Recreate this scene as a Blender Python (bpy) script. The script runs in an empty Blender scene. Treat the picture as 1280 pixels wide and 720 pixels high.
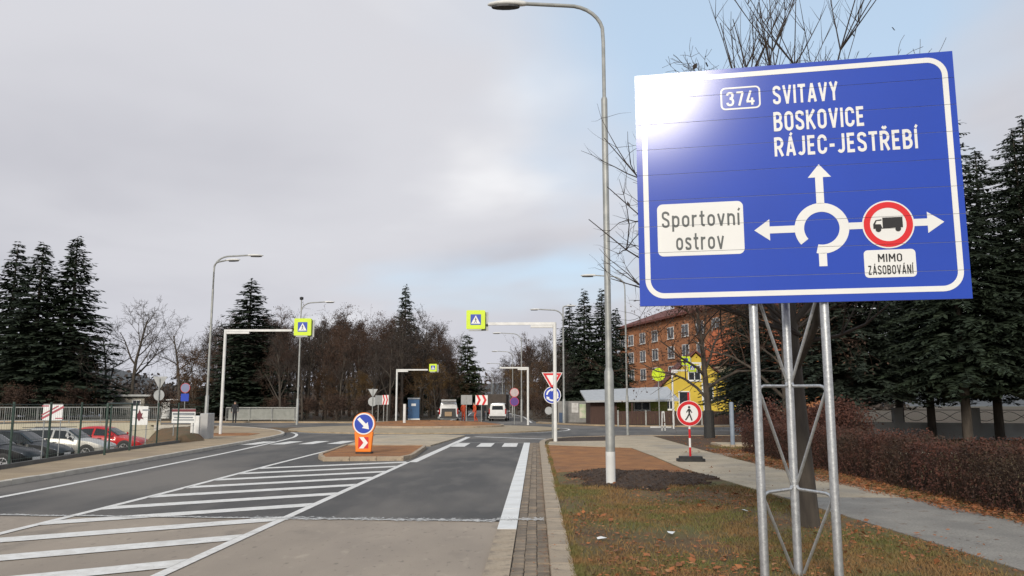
import bpy, bmesh, math, random
import numpy as np
from mathutils import Vector, Matrix
from mathutils.geometry import tessellate_polygon
R = math.radians
SC = bpy.context.scene
COL = SC.collection
random.seed(7)
NR = np.random.default_rng(7)

# ------------------------------------------------------------------ camera, sky, sun, exposure
PITCH = math.atan(.145)
cam_d = bpy.data.cameras.new('camera'); cam_d.sensor_width = 36; cam_d.lens = 36 * 1000 / 1280
cam_d.clip_end = 6000; cam_d.clip_start = .05
cam = bpy.data.objects.new('camera', cam_d); COL.objects.link(cam)
cam.location = (0, 0, 1.6)
cam.rotation_euler = (math.pi / 2 + PITCH, 0, math.atan(.03 * math.cos(PITCH)))
SC.camera = cam

SUN_EL, SUN_AZ = R(23.3), math.atan2(-.205, -.979)      # low winter sun behind the camera, behind thin cloud
world = bpy.data.worlds.new('World'); SC.world = world; world.use_nodes = True
wn, wl = world.node_tree.nodes, world.node_tree.links
wn.clear()
def W(t, **k):
    n = wn.new(t)
    for a, b in k.items(): setattr(n, a, b)
    return n
def wmath(op, a, b=None):
    n = W('ShaderNodeMath', operation=op)
    for i, v in enumerate((a, b)):
        if v is None: continue
        if isinstance(v, (int, float)): n.inputs[i].default_value = v
        else: wl.new(v, n.inputs[i])
    return n.outputs[0]
sky = W('ShaderNodeTexSky', sky_type='NISHITA'); sky.sun_disc = False
sky.sun_elevation = SUN_EL; sky.sun_rotation = SUN_AZ; sky.air_density = 1.0; sky.dust_density = 1.6; sky.ozone_density = 1.5
tc = W('ShaderNodeTexCoord'); sep = W('ShaderNodeSeparateXYZ'); wl.new(tc.outputs['Generated'], sep.inputs[0])
zc = wmath('ADD', wmath('MAXIMUM', sep.outputs[2], 0.0), .22)
comb = W('ShaderNodeCombineXYZ')
wl.new(wmath('DIVIDE', sep.outputs[0], zc), comb.inputs[0]); wl.new(wmath('DIVIDE', sep.outputs[1], zc), comb.inputs[1])
def wnoise(scale, detail, loc, rough=.55, dist=.4):
    mp = W('ShaderNodeMapping'); mp.inputs['Location'].default_value = loc; mp.inputs['Scale'].default_value = (1, 1.0, 1)
    wl.new(comb.outputs[0], mp.inputs[0])
    n = W('ShaderNodeTexNoise'); n.inputs['Scale'].default_value = scale; n.inputs['Detail'].default_value = detail
    n.inputs['Roughness'].default_value = rough; n.inputs['Distortion'].default_value = dist
    wl.new(mp.outputs[0], n.inputs['Vector']); return n.outputs['Fac']
def wramp(src, stops):
    n = W('ShaderNodeValToRGB'); n.color_ramp.interpolation = 'EASE'
    e = n.color_ramp.elements
    while len(e) < len(stops): e.new(.5)
    for el, (p, c) in zip(e, stops): el.position = p; el.color = (*c, 1)
    wl.new(src, n.inputs[0]); return n.outputs[0]
CLOUD_LOC = (15.056, 29.422, 0); TONE_LOC = (18.056, 22.422, 2)
cover = wramp(wnoise(.55, 4, CLOUD_LOC, .48, .3), [(.34, (0, 0, 0)), (.50, (1, 1, 1))])
tone = wramp(wnoise(.75, 5, TONE_LOC, .45, .4), [(.28, (4.6, 4.62, 5.05)), (.5, (5.7, 5.72, 6.1)), (.70, (8.4, 8.4, 8.5))])
thin = W('ShaderNodeMixRGB'); thin.inputs[0].default_value = .55; wl.new(sky.outputs[0], thin.inputs[1]); thin.inputs[2].default_value = (6.4, 7.9, 9.4, 1)   # thin veil over the blue gaps
mx = W('ShaderNodeMixRGB'); wl.new(cover, mx.inputs[0]); wl.new(thin.outputs[0], mx.inputs[1]); wl.new(tone, mx.inputs[2])
bg = W('ShaderNodeBackground'); bg.inputs[1].default_value = .1
hz = W('ShaderNodeMixRGB'); wl.new(wramp(sep.outputs[2], [(.0, (.92, .92, .92)), (.20, (0, 0, 0))]), hz.inputs[0])      # low haze evens out the sky towards the horizon
wl.new(mx.outputs[0], hz.inputs[1]); hz.inputs[2].default_value = (5.1, 5.15, 5.65, 1)
wl.new(hz.outputs[0], bg.inputs[0])
wo = W('ShaderNodeOutputWorld'); wl.new(bg.outputs[0], wo.inputs[0])

sl = bpy.data.lights.new('sun', 'SUN'); sl.energy = 2.1; sl.angle = R(9.5); sl.color = (1, .92, .80)
sun = bpy.data.objects.new('sun', sl); COL.objects.link(sun); sun.location = (-10, -60, 60)
sd = Vector((math.sin(SUN_AZ) * math.cos(SUN_EL), math.cos(SUN_AZ) * math.cos(SUN_EL), math.sin(SUN_EL)))
sun.rotation_euler = (-sd).to_track_quat('-Z', 'Y').to_euler()
SC.view_settings.view_transform = 'Standard'; SC.view_settings.look = 'None'
SC.view_settings.exposure = 0.28; SC.view_settings.gamma = 1
SC.cycles.max_bounces = 5; SC.cycles.transparent_max_bounces = 8

# ------------------------------------------------------------------ materials
def mat(name, c1, c2=None, rough=.8, scale=4, detail=6, bump=0, bscale=60, metal=0, spec=.5, coat=0, coat_rough=.05,
        p0=.35, p1=.65, extra=None, alpha=None, emit=None, fine=0.0, stretch=(1, 1, 1)):
    m = bpy.data.materials.new(name); m.use_nodes = True
    n, l = m.node_tree.nodes, m.node_tree.links
    b = n['Principled BSDF']
    b.inputs['Roughness'].default_value = rough; b.inputs['Metallic'].default_value = metal
    b.inputs['Specular IOR Level'].default_value = spec
    b.inputs['Coat Weight'].default_value = coat; b.inputs['Coat Roughness'].default_value = coat_rough
    t = n.new('ShaderNodeTexCoord'); mp = n.new('ShaderNodeMapping'); mp.inputs['Scale'].default_value = stretch
    l.new(t.outputs['Object'], mp.inputs[0])
    def noise(s, d):
        x = n.new('ShaderNodeTexNoise'); x.inputs['Scale'].default_value = s; x.inputs['Detail'].default_value = d
        l.new(mp.outputs[0], x.inputs['Vector']); return x.outputs['Fac']
    def ramp(src, stops):
        r = n.new('ShaderNodeValToRGB'); e = r.color_ramp.elements
        while len(e) < len(stops): e.new(.5)
        for el, (p, c) in zip(e, stops): el.position = p; el.color = (*c, 1)
        l.new(src, r.inputs[0]); return r.outputs[0]
    def mixc(f, a, bb, mode='MIX'):
        x = n.new('ShaderNodeMixRGB'); x.blend_type = mode
        for i, v in enumerate((f, a, bb)):
            if isinstance(v, (int, float)): x.inputs[i].default_value = v
            elif isinstance(v, tuple): x.inputs[i].default_value = (*v, 1)
            else: l.new(v, x.inputs[i])
        return x.outputs[0]
    if c2 is None: c2 = tuple(v * .85 for v in c1)
    col = ramp(noise(scale, detail), [(p0, c2), (p1, c1)])
    if fine:
        col = mixc(fine, col, ramp(noise(bscale, 3), [(.35, (.25, .25, .25)), (.65, (1, 1, 1))]), 'MULTIPLY')
    if extra:
        for s, lo, hi, c, amt in extra:       # blotches of another colour: scale, ramp low, ramp high, colour, amount
            f = ramp(noise(s, 5), [(lo, (0, 0, 0)), (hi, (amt, amt, amt))])
            col = mixc(f, col, c)
    l.new(col, b.inputs['Base Color'])
    if bump:
        bp = n.new('ShaderNodeBump'); bp.inputs['Strength'].default_value = bump; bp.inputs['Distance'].default_value = .02
        l.new(noise(bscale, 4), bp.inputs['Height']); l.new(bp.outputs[0], b.inputs['Normal'])
    if alpha:
        l.new(ramp(noise(alpha[0], 6), [(alpha[1], (0, 0, 0)), (alpha[2], (1, 1, 1))]), b.inputs['Alpha'])
    if emit:
        b.inputs['Emission Color'].default_value = (*emit[0], 1); b.inputs['Emission Strength'].default_value = emit[1]
    return m

ASPH = mat('asphalt_new', (.112, .102, .092), (.082, .076, .070), .78, scale=.55, bump=.5, bscale=140, fine=.35,
           extra=[(.28, .45, .62, (.20, .176, .15), .8), (2.2, .5, .75, (.16, .144, .126), .6), (.9, .55, .72, (.06, .056, .053), .55)], stretch=(1, .35, 1))
OLD = mat('asphalt_old', (.42, .345, .27), (.33, .272, .215), .85, scale=.8, bump=.4, bscale=150, fine=.22,
          extra=[(.6, .50, .75, (.24, .20, .165), .7), (5, .6, .75, (.48, .40, .31), .5), (1.4, .60, .72, (.17, .145, .12), .7), (14, .62, .70, (.16, .135, .11), .6), (.22, .5, .66, (.26, .215, .17), .6)], stretch=(1, .45, 1))
PAINT = mat('road_paint', (.80, .78, .74), (.66, .63, .58), .6, scale=7, extra=[(30, .58, .75, (.25, .24, .22), .55), (1.5, .6, .75, (.45, .43, .40), .5)])
DUST = mat('paint_dust', (.72, .71, .69), (.62, .61, .59), .8, scale=9, alpha=(14, .40, .74))
CONC = mat('concrete', (.50, .40, .285), (.38, .30, .215), .85, scale=2.5, bump=.35, bscale=90, fine=.35, extra=[(9, .55, .72, (.17, .14, .11), .75), (1.1, .5, .7, (.28, .23, .175), .7)])
CONCP = mat('concrete_painted', (.78, .78, .76), (.68, .67, .64), .7, scale=3, bump=.15, bscale=90, extra=[(12, .62, .8, (.40, .38, .34), .5)])
PAVER = [mat('paver_%s' % k, c, tuple(v * .75 for v in c), .85, scale=11, bump=.4, bscale=160, fine=.3) for k, c in
         (('a', (.30, .235, .17)), ('b', (.235, .185, .135)), ('c', (.35, .27, .19)))]
FOOT = mat('footway_paving', (.50, .375, .235), (.37, .275, .17), .85, scale=1.3, bump=.4, bscale=45, fine=.4, extra=[(.35, .45, .7, (.26, .195, .13), .7), (3, .55, .7, (.30, .22, .14), .5)])
PATHM = mat('path_paving', (.58, .48, .34), (.46, .375, .265), .85, scale=1.2, bump=.4, bscale=40, fine=.35, extra=[(.5, .52, .7, (.26, .24, .21), .7), (6, .62, .72, (.16, .08, .04), .7)])
JOINT = mat('sandy_joint', (.09, .075, .06), (.05, .042, .035), .95, scale=20)
APRON = mat('apron_setts', (.44, .345, .225), (.33, .26, .17), .85, scale=3, bump=.5, bscale=25, fine=.3)
SOIL = mat('reddish_soil', (.42, .185, .06), (.28, .118, .042), .95, scale=2.5, bump=.9, bscale=35, fine=.35, extra=[(.8, .5, .7, (.17, .09, .045), .6)])
DARKSOIL = mat('dark_soil', (.075, .044, .026), (.042, .025, .016), .95, scale=5, bump=1, bscale=30, fine=.35)
VERGE = mat('verge_turf', (.17, .115, .045), (.11, .066, .028), .95, scale=1.8, bump=.8, bscale=45, fine=.4,
            extra=[(.55, .48, .62, (.115, .12, .03), .7), (3.5, .56, .7, (.22, .085, .03), .7)])
LITTER = mat('leaf_litter', (.10, .065, .035), (.055, .04, .024), .95, scale=1.5, bump=.7, bscale=30, fine=.4, extra=[(.4, .5, .7, (.06, .07, .03), .6)])
WASTE = mat('terrain_grass', (.09, .08, .04), (.06, .05, .028), .95, scale=.1, bump=.5, bscale=5)
LOT = mat('car_park_surface', (.13, .125, .12), (.10, .095, .09), .85, scale=.8, bump=.3, bscale=80, fine=.25)
GALV = mat('galvanised_steel', (.56, .575, .59), (.42, .435, .45), .42, scale=26, metal=.75, bump=.08, bscale=60, extra=[(70, .5, .7, (.70, .71, .72), .5)])
GALVD = mat('weathered_galvanised_steel', (.38, .385, .37), (.28, .29, .28), .55, scale=6, metal=.45, bump=.05, extra=[(1.2, .5, .75, (.22, .225, .21), .6)])
WPOLE = mat('white_pole_paint', (.72, .72, .70), (.60, .60, .58), .45, scale=3, extra=[(6, .6, .8, (.45, .45, .43), .5)])
GREYP = mat('grey_sign_back', (.36, .37, .37), (.30, .31, .31), .5, scale=4, metal=.3)
WHITE = mat('white_film', (.80, .80, .78), (.76, .76, .74), .35, scale=5)
BLACK = mat('black_film', (.012, .012, .013), (.02, .02, .02), .4, scale=5)
LIME = mat('lime_film', (.60, .78, .015), (.56, .72, .012), .4, scale=3)
SBLUE = mat('sign_blue', (.012, .05, .42), (.010, .045, .38), .35, scale=3)
SRED = mat('sign_red', (.62, .012, .018), (.55, .010, .015), .35, scale=3)
ORANGE = mat('orange_plastic', (.85, .22, .01), (.78, .19, .01), .4, scale=4)
RUBBER = mat('black_rubber', (.022, .022, .022), (.035, .034, .032), .75, scale=12, bump=.2)
def big_sign(name, c):
    m = mat(name, c, tuple(v * .93 for v in c), .55, scale=1.5, spec=.22, coat=.47, coat_rough=.14)
    return m
BBLUE = big_sign('direction_sign_blue', (.004, .050, .43))
BWHITE = big_sign('direction_sign_white', (.78, .78, .76))
BDARK = big_sign('direction_sign_lettering', (.10, .11, .11))
BBLACK = big_sign('direction_sign_black', (.012, .012, .013))
BRED = big_sign('direction_sign_red', (.68, .01, .015))
BARK = mat('bark', (.085, .07, .055), (.045, .037, .03), .95, scale=6, bump=.8, bscale=30, stretch=(1, 1, .25))
TWIG = mat('twigs', (.062, .046, .036), (.035, .026, .021), .9, scale=1.2)
TWIGR = mat('reddish_twigs', (.088, .048, .030), (.045, .027, .019), .9, scale=.8)
DEADLEAF = mat('dead_leaves', (.16, .075, .028), (.085, .042, .02), .9, scale=1.5)
FALLEN = mat('fallen_leaves', (.36, .125, .04), (.17, .07, .03), .8, scale=9, extra=[(4, .55, .7, (.40, .24, .12), .7)])
HEDGEL = mat('hedge_leaves', (.105, .036, .022), (.05, .022, .016), .85, scale=5, extra=[(.9, .52, .68, (.04, .032, .018), .8)])
NEEDLE = mat('dark_needles', (.026, .042, .020), (.014, .024, .013), .75, scale=.9)
NEEDLEB = mat('blueish_needles', (.032, .046, .030), (.017, .026, .016), .75, scale=1.2)
NEEDLEG = mat('green_needles', (.045, .062, .022), (.025, .036, .014), .75, scale=1.0)
GRASS = mat('grass_blades', (.13, .125, .034), (.235, .135, .05), .85, scale=1.1, p0=.42, p1=.58, extra=[(5, .5, .65, (.20, .13, .06), .7)])
GLASS = mat('dark_glass', (.02, .024, .028), (.015, .018, .02), .08, scale=2, spec=.35)
TYRE = mat('tyre', (.018, .018, .018), (.025, .025, .025), .8, scale=20)
RIM = mat('alloy', (.55, .55, .56), (.45, .45, .46), .3, scale=8, metal=.8)
LENS = mat('clear_lens', (.62, .64, .66), (.5, .52, .54), .08, scale=20, spec=.8)
TAIL = mat('tail_lens', (.38, .01, .01), (.3, .01, .01), .15, scale=10)
PLASTIC = mat('dark_trim', (.03, .03, .032), (.022, .022, .024), .55, scale=20)

# ------------------------------------------------------------------ mesh helpers
class MB:
    def __init__(s): s.v = []; s.f = []; s.m = []
    def add(s, vs, fs, mi=0):
        o = len(s.v); s.v += [tuple(p) for p in vs]; s.f += [tuple(i + o for i in f) for f in fs]; s.m += [mi] * len(fs); return s
    def box(s, x0, x1, y0, y1, z0, z1, mi=0, M=None):
        vs = [Vector((x, y, z)) for z in (z0, z1) for y in (y0, y1) for x in (x0, x1)]
        if M: vs = [M @ p for p in vs]
        return s.add(vs, [(0, 2, 3, 1), (4, 5, 7, 6), (0, 1, 5, 4), (2, 6, 7, 3), (0, 4, 6, 2), (1, 3, 7, 5)], mi)
    def bar(s, a, b, w, h, mi=0):
        a, b = Vector(a), Vector(b); d = (b - a).normalized()
        up = Vector((0, 0, 1)) if abs(d.z) < .95 else Vector((0, 1, 0))
        r = d.cross(up).normalized(); u = r.cross(d)
        vs = [p + r * (i * w / 2) + u * (j * h / 2) for p in (a, b) for i, j in ((-1, -1), (1, -1), (1, 1), (-1, 1))]
        return s.add(vs, [(3, 2, 1, 0), (4, 5, 6, 7), (0, 1, 5, 4), (1, 2, 6, 5), (2, 3, 7, 6), (3, 0, 4, 7)], mi)
    def tube(s, pts, rad, n=8, mi=0, cap=True):
        pts = [Vector(p) for p in pts]
        if not isinstance(rad, (list, tuple)): rad = [rad] * len(pts)
        vs = []; up = None
        for i, p in enumerate(pts):
            d = (pts[min(i + 1, len(pts) - 1)] - pts[max(i - 1, 0)])
            if d.length < 1e-9: d = Vector((0, 0, 1))
            d.normalize()
            if up is None: up = d.orthogonal().normalized()
            up = (up - d * up.dot(d))
            up = up.normalized() if up.length > 1e-6 else d.orthogonal().normalized()
            r = d.cross(up)
            vs += [p + (up * math.cos(t) + r * math.sin(t)) * rad[i] for t in (2 * math.pi * k / n for k in range(n))]
        fs = []
        for i in range(len(pts) - 1):
            for k in range(n):
                k2 = (k + 1) % n
                fs.append((i * n + k, i * n + k2, (i + 1) * n + k2, (i + 1) * n + k))
        if cap:
            fs.append(tuple(range(n - 1, -1, -1))); fs.append(tuple((len(pts) - 1) * n + k for k in range(n)))
        return s.add(vs, fs, mi)
    def prism(s, pts, z0, z1, mi=0):                     # polygon in XY, extruded in Z
        a = sum(pts[i][0] * pts[(i + 1) % len(pts)][1] - pts[(i + 1) % len(pts)][0] * pts[i][1] for i in range(len(pts)))
        if a < 0: pts = pts[::-1]
        n = len(pts)
        vs = [(x, y, z0) for x, y in pts] + [(x, y, z1) for x, y in pts]
        if n > 6:
            tri = []
            for t in tessellate_polygon([[Vector((x, y, 0)) for x, y in pts]]):
                a_, b_, c_ = (pts[k] for k in t); up_ = (b_[0] - a_[0]) * (c_[1] - a_[1]) - (c_[0] - a_[0]) * (b_[1] - a_[1]) > 0
                tri.append(tuple(t) if up_ else tuple(t)[::-1])
            fs = [t[::-1] for t in tri] + [tuple(n + k for k in t) for t in tri]
        else: fs = [tuple(range(n - 1, -1, -1)), tuple(range(n, 2 * n))]
        fs += [(i, (i + 1) % n, n + (i + 1) % n, n + i) for i in range(n)]
        return s.add(vs, fs, mi)
    def plate(s, pts, y0, th, mi=0):                     # polygon in XZ facing -Y
        a = sum(pts[i][0] * pts[(i + 1) % len(pts)][1] - pts[(i + 1) % len(pts)][0] * pts[i][1] for i in range(len(pts)))
        if a < 0: pts = pts[::-1]
        n = len(pts)
        vs = [(x, y0, z) for x, z in pts] + [(x, y0 + th, z) for x, z in pts]
        fs = [tuple(range(n)), tuple(range(2 * n - 1, n - 1, -1))] + [(i, n + i, n + (i + 1) % n, (i + 1) % n) for i in range(n)]
        return s.add(vs, fs, mi)
    def ringplate(s, cx, cz, r0, r1, y0, th, a0=0, a1=360, n=40, mi=0):
        full = abs(a1 - a0) >= 359.9
        vs = []
        k = n if full else n + 1
        for i in range(k):
            t = R(a0 + (a1 - a0) * i / n)
            for r in (r0, r1):
                for y in (y0, y0 + th): vs.append((cx + r * math.cos(t), y, cz + r * math.sin(t)))
        fs = []
        for i in range(n):
            a, b = 4 * i, 4 * ((i + 1) % k)
            fs += [(a, a + 2, b + 2, b), (a + 1, b + 1, b + 3, a + 3), (a + 2, a + 3, b + 3, b + 2), (a, b, b + 1, a + 1)]
        if not full:
            e = 4 * n; fs += [(0, 1, 3, 2), (e, e + 2, e + 3, e + 1)]
        return s.add(vs, fs, mi)
    def lathe(s, prof, n=16, mi=0, axis='z', c=(0, 0, 0)):
        vs = []
        for r, h in prof:
            for k in range(n):
                t = 2 * math.pi * k / n; x, y = r * math.cos(t), r * math.sin(t)
                vs.append({'z': (c[0] + x, c[1] + y, c[2] + h), 'y': (c[0] + x, c[1] + h, c[2] - y), 'x': (c[0] + h, c[1] + x, c[2] + y)}[axis])
        fs = [(i * n + k, i * n + (k + 1) % n, (i + 1) * n + (k + 1) % n, (i + 1) * n + k) for i in range(len(prof) - 1) for k in range(n)]
        fs += [tuple(range(n - 1, -1, -1)), tuple((len(prof) - 1) * n + k for k in range(n))]
        return s.add(vs, fs, mi)
    def mesh(s, name, mats, smooth=False):
        me = bpy.data.meshes.new(name); me.from_pydata(s.v, [], s.f)
        for m in (mats if isinstance(mats, (list, tuple)) else [mats]): me.materials.append(m)
        if any(s.m): me.polygons.foreach_set('material_index', s.m)
        if smooth: me.polygons.foreach_set('use_smooth', [True] * len(s.f))
        me.update(); return me
    def build(s, name, mats, parent=None, smooth=False, bevel=0, loc=None):
        o = bpy.data.objects.new(name, s.mesh(name, mats, smooth)); COL.objects.link(o)
        if parent: o.parent = parent
        if loc: o.location = loc
        if bevel:
            b = o.modifiers.new('bevel', 'BEVEL'); b.width = bevel; b.segments = 2; b.limit_method = 'ANGLE'
        if smooth == 'auto':
            o.modifiers.new('es', 'EDGE_SPLIT').split_angle = R(35)
        return o
def tag(o, label, cat, group=None, kind=None):
    o['label'] = label; o['category'] = cat
    if group: o['group'] = group
    if kind: o['kind'] = kind
    return o
def thing(name, label, cat, loc=(0, 0, 0), rz=0, group=None):
    o = bpy.data.objects.new(name, None); COL.objects.link(o); o.location = loc; o.rotation_euler = (0, 0, rz); o.empty_display_size = .2
    return tag(o, label, cat, group)
def struct(o, label=None):
    o['kind'] = 'structure'
    if label: o['label'] = label
    return o
def inst(name, me, parent, loc=(0, 0, 0), rz=0, sc=None):
    o = bpy.data.objects.new(name, me); COL.objects.link(o); o.parent = parent; o.location = loc; o.rotation_euler = (0, 0, rz)
    if sc: o.scale = sc
    return o
def copy_thing(src, loc, rz=0, sc=1, label=None, group=None):
    c = src.copy(); COL.objects.link(c); c.location = loc; c.rotation_euler = (0, 0, rz)
    c.scale = (sc, sc, sc) if isinstance(sc, (int, float)) else sc
    if label: c['label'] = label
    if group: c['group'] = group
    for ch in src.children:
        d = ch.copy(); COL.objects.link(d); d.parent = c
        for g in ch.children:
            e = g.copy(); COL.objects.link(e); e.parent = d
    return c
def rrect(x0, z0, x1, z1, r, n=6):
    out = []
    for cx, cz, a in ((x1 - r, z0 + r, -90), (x1 - r, z1 - r, 0), (x0 + r, z1 - r, 90), (x0 + r, z0 + r, 180)):
        for i in range(n + 1):
            t = R(a + 90 * i / n); out.append((cx + r * math.cos(t), cz + r * math.sin(t)))
    return out
def circ(cx, cz, r, n=36): return [(cx + r * math.cos(2 * math.pi * k / n), cz + r * math.sin(2 * math.pi * k / n)) for k in range(n)]
def smooth_path(pts, n=6):
    out = []
    P = [Vector(p) for p in pts]
    for i in range(len(P) - 1):
        p0, p1, p2, p3 = P[max(i - 1, 0)], P[i], P[i + 1], P[min(i + 2, len(P) - 1)]
        for k in range(n):
            t = k / n
            out.append(tuple(.5 * (2 * p1 + (p2 - p0) * t + (2 * p0 - 5 * p1 + 4 * p2 - p3) * t * t + (3 * p1 - p0 - 3 * p2 + p3) * t ** 3)))
    out.append(tuple(P[-1])); return out

# a plain uniform-stroke road alphabet: glyph = (advance, strokes); unit cap height, stroke width .15
def _arc(cx, cy, rx, ry, a0, a1, n=10): return [(cx + rx * math.cos(R(a0 + (a1 - a0) * i / n)), cy + ry * math.sin(R(a0 + (a1 - a0) * i / n))) for i in range(n + 1)]
def _sp(pts): return [tuple(p[:2]) for p in smooth_path([(x, y) for x, y in pts], 4)]
def _stad(l, r, b, t, rr=.19): c = (l + r) / 2; return _arc(c, t - rr, r - c, rr, 0, 180) + _arc(c, b + rr, r - c, rr, 180, 360) + [(r, t - rr)]
_S = lambda k, w: [_sp([(w - .075, .72 * k + .02), (w - .10, .86 * k), (w / 2, k - .075), (.11, .87 * k), (.075, .73 * k), (.12, .60 * k), (w / 2, .51 * k), (w - .12, .41 * k), (w - .075, .26 * k), (w - .11, .13 * k), (w / 2, .075), (.10, .13 * k), (.075, .27 * k)])]
_l, _r, _b, _T, _c = .075, .485, .075, .925, .28
_bowl = lambda y0, y1, xr, xs=.27: [(_l, y1), (xs, y1)] + _arc(xs, (y0 + y1) / 2, xr - xs, (y1 - y0) / 2, 90, -90) + [(_l, y0)]
GL = {'I': (.15, [[(.075, 0), (.075, 1)]]), 'T': (.52, [[(0, _T), (.52, _T)], [(.26, _T), (.26, 0)]]), 'V': (.60, [[(.07, 1), (.30, .0)], [(.53, 1), (.30, .0)]]),
      'A': (.60, [[(.07, 0), (.30, 1)], [(.53, 0), (.30, 1)], [(.13, .27), (.47, .27)]]), 'Y': (.58, [[(.07, 1), (.29, .46)], [(.51, 1), (.29, .46)], [(.29, .5), (.29, 0)]]),
      'E': (.48, [[(.45, _T), (_l, _T), (_l, _b), (.45, _b)], [(_l, .5), (.40, .5)]]), 'B': (.56, [[(_l, 0), (_l, 1)], _bowl(.52, _T, .46), _bowl(_b, .52, _r)]), 'O': (.56, [_stad(_l, _r, _b, _T)]),
      'S': (.54, _S(1, .54)), 'C': (.55, [[(_r, .68)] + _arc(_c, .72, .205, .205, 0, 180) + _arc(_c, .28, .205, .205, 180, 360) + [(_r, .32)]]), 'K': (.58, [[(_l, 0), (_l, 1)], [(.52, 1), (_l, .38)], [(.20, .56), (.53, 0)]]),
      'R': (.57, [[(_l, 0), (_l, 1)], _bowl(.46, _T, _r), [(.28, .46), (.50, 0)]]), 'J': (.44, [[(.36, 1), (.36, .26)] + _arc(.20, .25, .16, .175, 0, -150)]), '-': (.36, [[(.03, .42), (.33, .42)]]),
      'M': (.70, [[(_l, 0), (_l, 1)], [(_l, .98), (.35, .36)], [(.625, .98), (.35, .36)], [(.625, 0), (.625, 1)]]), 'N': (.58, [[(_l, 0), (_l, 1)], [(_l, .98), (.505, .02)], [(.505, 0), (.505, 1)]]),
      'Z': (.54, [[(.04, _T), (.47, _T)], [(.45, _T), (.09, _b)], [(.06, _b), (.50, _b)]]), '7': (.52, [[(.02, _T), (.47, _T)], [(.45, _T), (.18, 0)]]), '4': (.58, [[(.32, 1), (.06, .25)], [(.02, .25), (.56, .25)], [(.40, .5), (.40, 0)]]),
      '3': (.54, [_sp([(_l, .76), (.11, .87), (.26, _T), (.41, .87), (.44, .73), (.39, .59), (.24, .53)]), _sp([(.24, .53), (.41, .46), (.465, .29), (.41, .13), (.26, _b), (.11, .13), (_l, .25)])]), '0': (.54, [_stad(_l, .465, _b, _T)]),
      'p': (.52, [[(_l, .72), (_l, -.24)], _stad(_l, .445, _b, .645, .18)]), 'o': (.52, [_stad(_l, .445, _b, .645, .18)]), 'r': (.36, [[(_l, 0), (_l, .72)], _arc(.27, .46, .195, .185, 180, 70)]),
      't': (.38, [[(.17, .93), (.17, .2)] + _arc(.28, .19, .11, .115, 180, 270) + [(.36, _b)], [(.01, .645), (.35, .645)]]), 'v': (.50, [[(.06, .72), (.25, 0)], [(.44, .72), (.25, 0)]]),
      'n': (.52, [[(_l, 0), (_l, .72)], _arc(.26, .46, .185, .185, 180, 0) + [(.445, 0)]]), 'i': (.15, [[(.075, 0), (.075, .72)]]), 's': (.46, _S(.72, .46))}
for ch, base_, acc in (('\u00c1', 'A', 'a'), ('\u00cd', 'I', 'a'), ('\u0158', 'R', 'c'), ('\u00ed', 'i', 'b')):
    w_, st_k = GL[base_]; c_ = w_ / 2 + (.01 if base_ != 'R' else 0); y_ = .86 if acc == 'b' else 1.06
    GL[ch] = (w_, st_k + ([[(c_ - .12, y_ + .16), (c_, y_ + .04)], [(c_ + .12, y_ + .16), (c_, y_ + .04)]] if acc == 'c' else [[(c_ - .02, y_), (c_ + .08, y_ + .14)]]))
def text(name, s, x0, z0, x1, z1, y, m, parent, bold=0, sw=.15):
    """strokes of each letter laid out so that the word fills x0..x1 and the caps z0..z1"""
    gap = .15; tot = sum(GL[c][0] for c in s) + gap * (len(s) - 1); kx, kz = (x1 - x0) / tot, z1 - z0
    mb = MB(); X = 0; dep = 0
    for c in s:
        adv, strokes = GL[c]
        for si, P in enumerate(strokes):
            P = [(x0 + (X + px) * kx, z0 + pz * kz) for px, pz in P]; hw = (sw if c not in '\u00c1\u00cd\u0158\u00ed' or si < len(strokes) - (2 if c == '\u0158' else 1) else sw * .85) / 2
            A, B_ = [], []
            closed = math.dist(P[0], P[-1]) < 1e-6
            for i, p in enumerate(P):
                a = P[i - 1] if i else (P[-2] if closed else p); b_ = P[i + 1] if i + 1 < len(P) else (P[1] if closed else p)
                d1 = ((p[0] - a[0]) / kx, (p[1] - a[1]) / kz); d2 = ((b_[0] - p[0]) / kx, (b_[1] - p[1]) / kz)
                n1, n2 = math.hypot(*d1) or 1, math.hypot(*d2) or 1
                t = (d1[0] / n1 + d2[0] / n2, d1[1] / n1 + d2[1] / n2); nt = math.hypot(*t) or 1; t = (t[0] / nt, t[1] / nt)
                cs = max(.55, (t[0] * d2[0] + t[1] * d2[1]) / n2 if (d2[0] or d2[1]) else 1)
                nx_, nz_ = -t[1] * hw / cs * kx, t[0] * hw / cs * kz
                A.append((p[0] + nx_, y - dep, p[1] + nz_)); B_.append((p[0] - nx_, y - dep, p[1] - nz_))
            n = len(P); mb.add(A + B_, [(n + i, n + i + 1, i + 1, i) for i in range(n - 1)])
            dep = (si + 1) * .00025
        dep = 0; X += adv + gap
    return mb.build(name, m, parent)
def np_mesh(name, V, F, m):
    """V (n,3) array, F (k,3 or 4) array"""
    me = bpy.data.meshes.new(name); k = F.shape[1]
    me.vertices.add(len(V)); me.vertices.foreach_set('co', V.astype(np.float32).ravel())
    me.loops.add(F.size); me.loops.foreach_set('vertex_index', F.astype(np.int32).ravel())
    me.polygons.add(len(F)); me.polygons.foreach_set('loop_start', np.arange(0, F.size, k, dtype=np.int32))
    me.materials.append(m); me.update(calc_edges=True); return me
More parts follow.
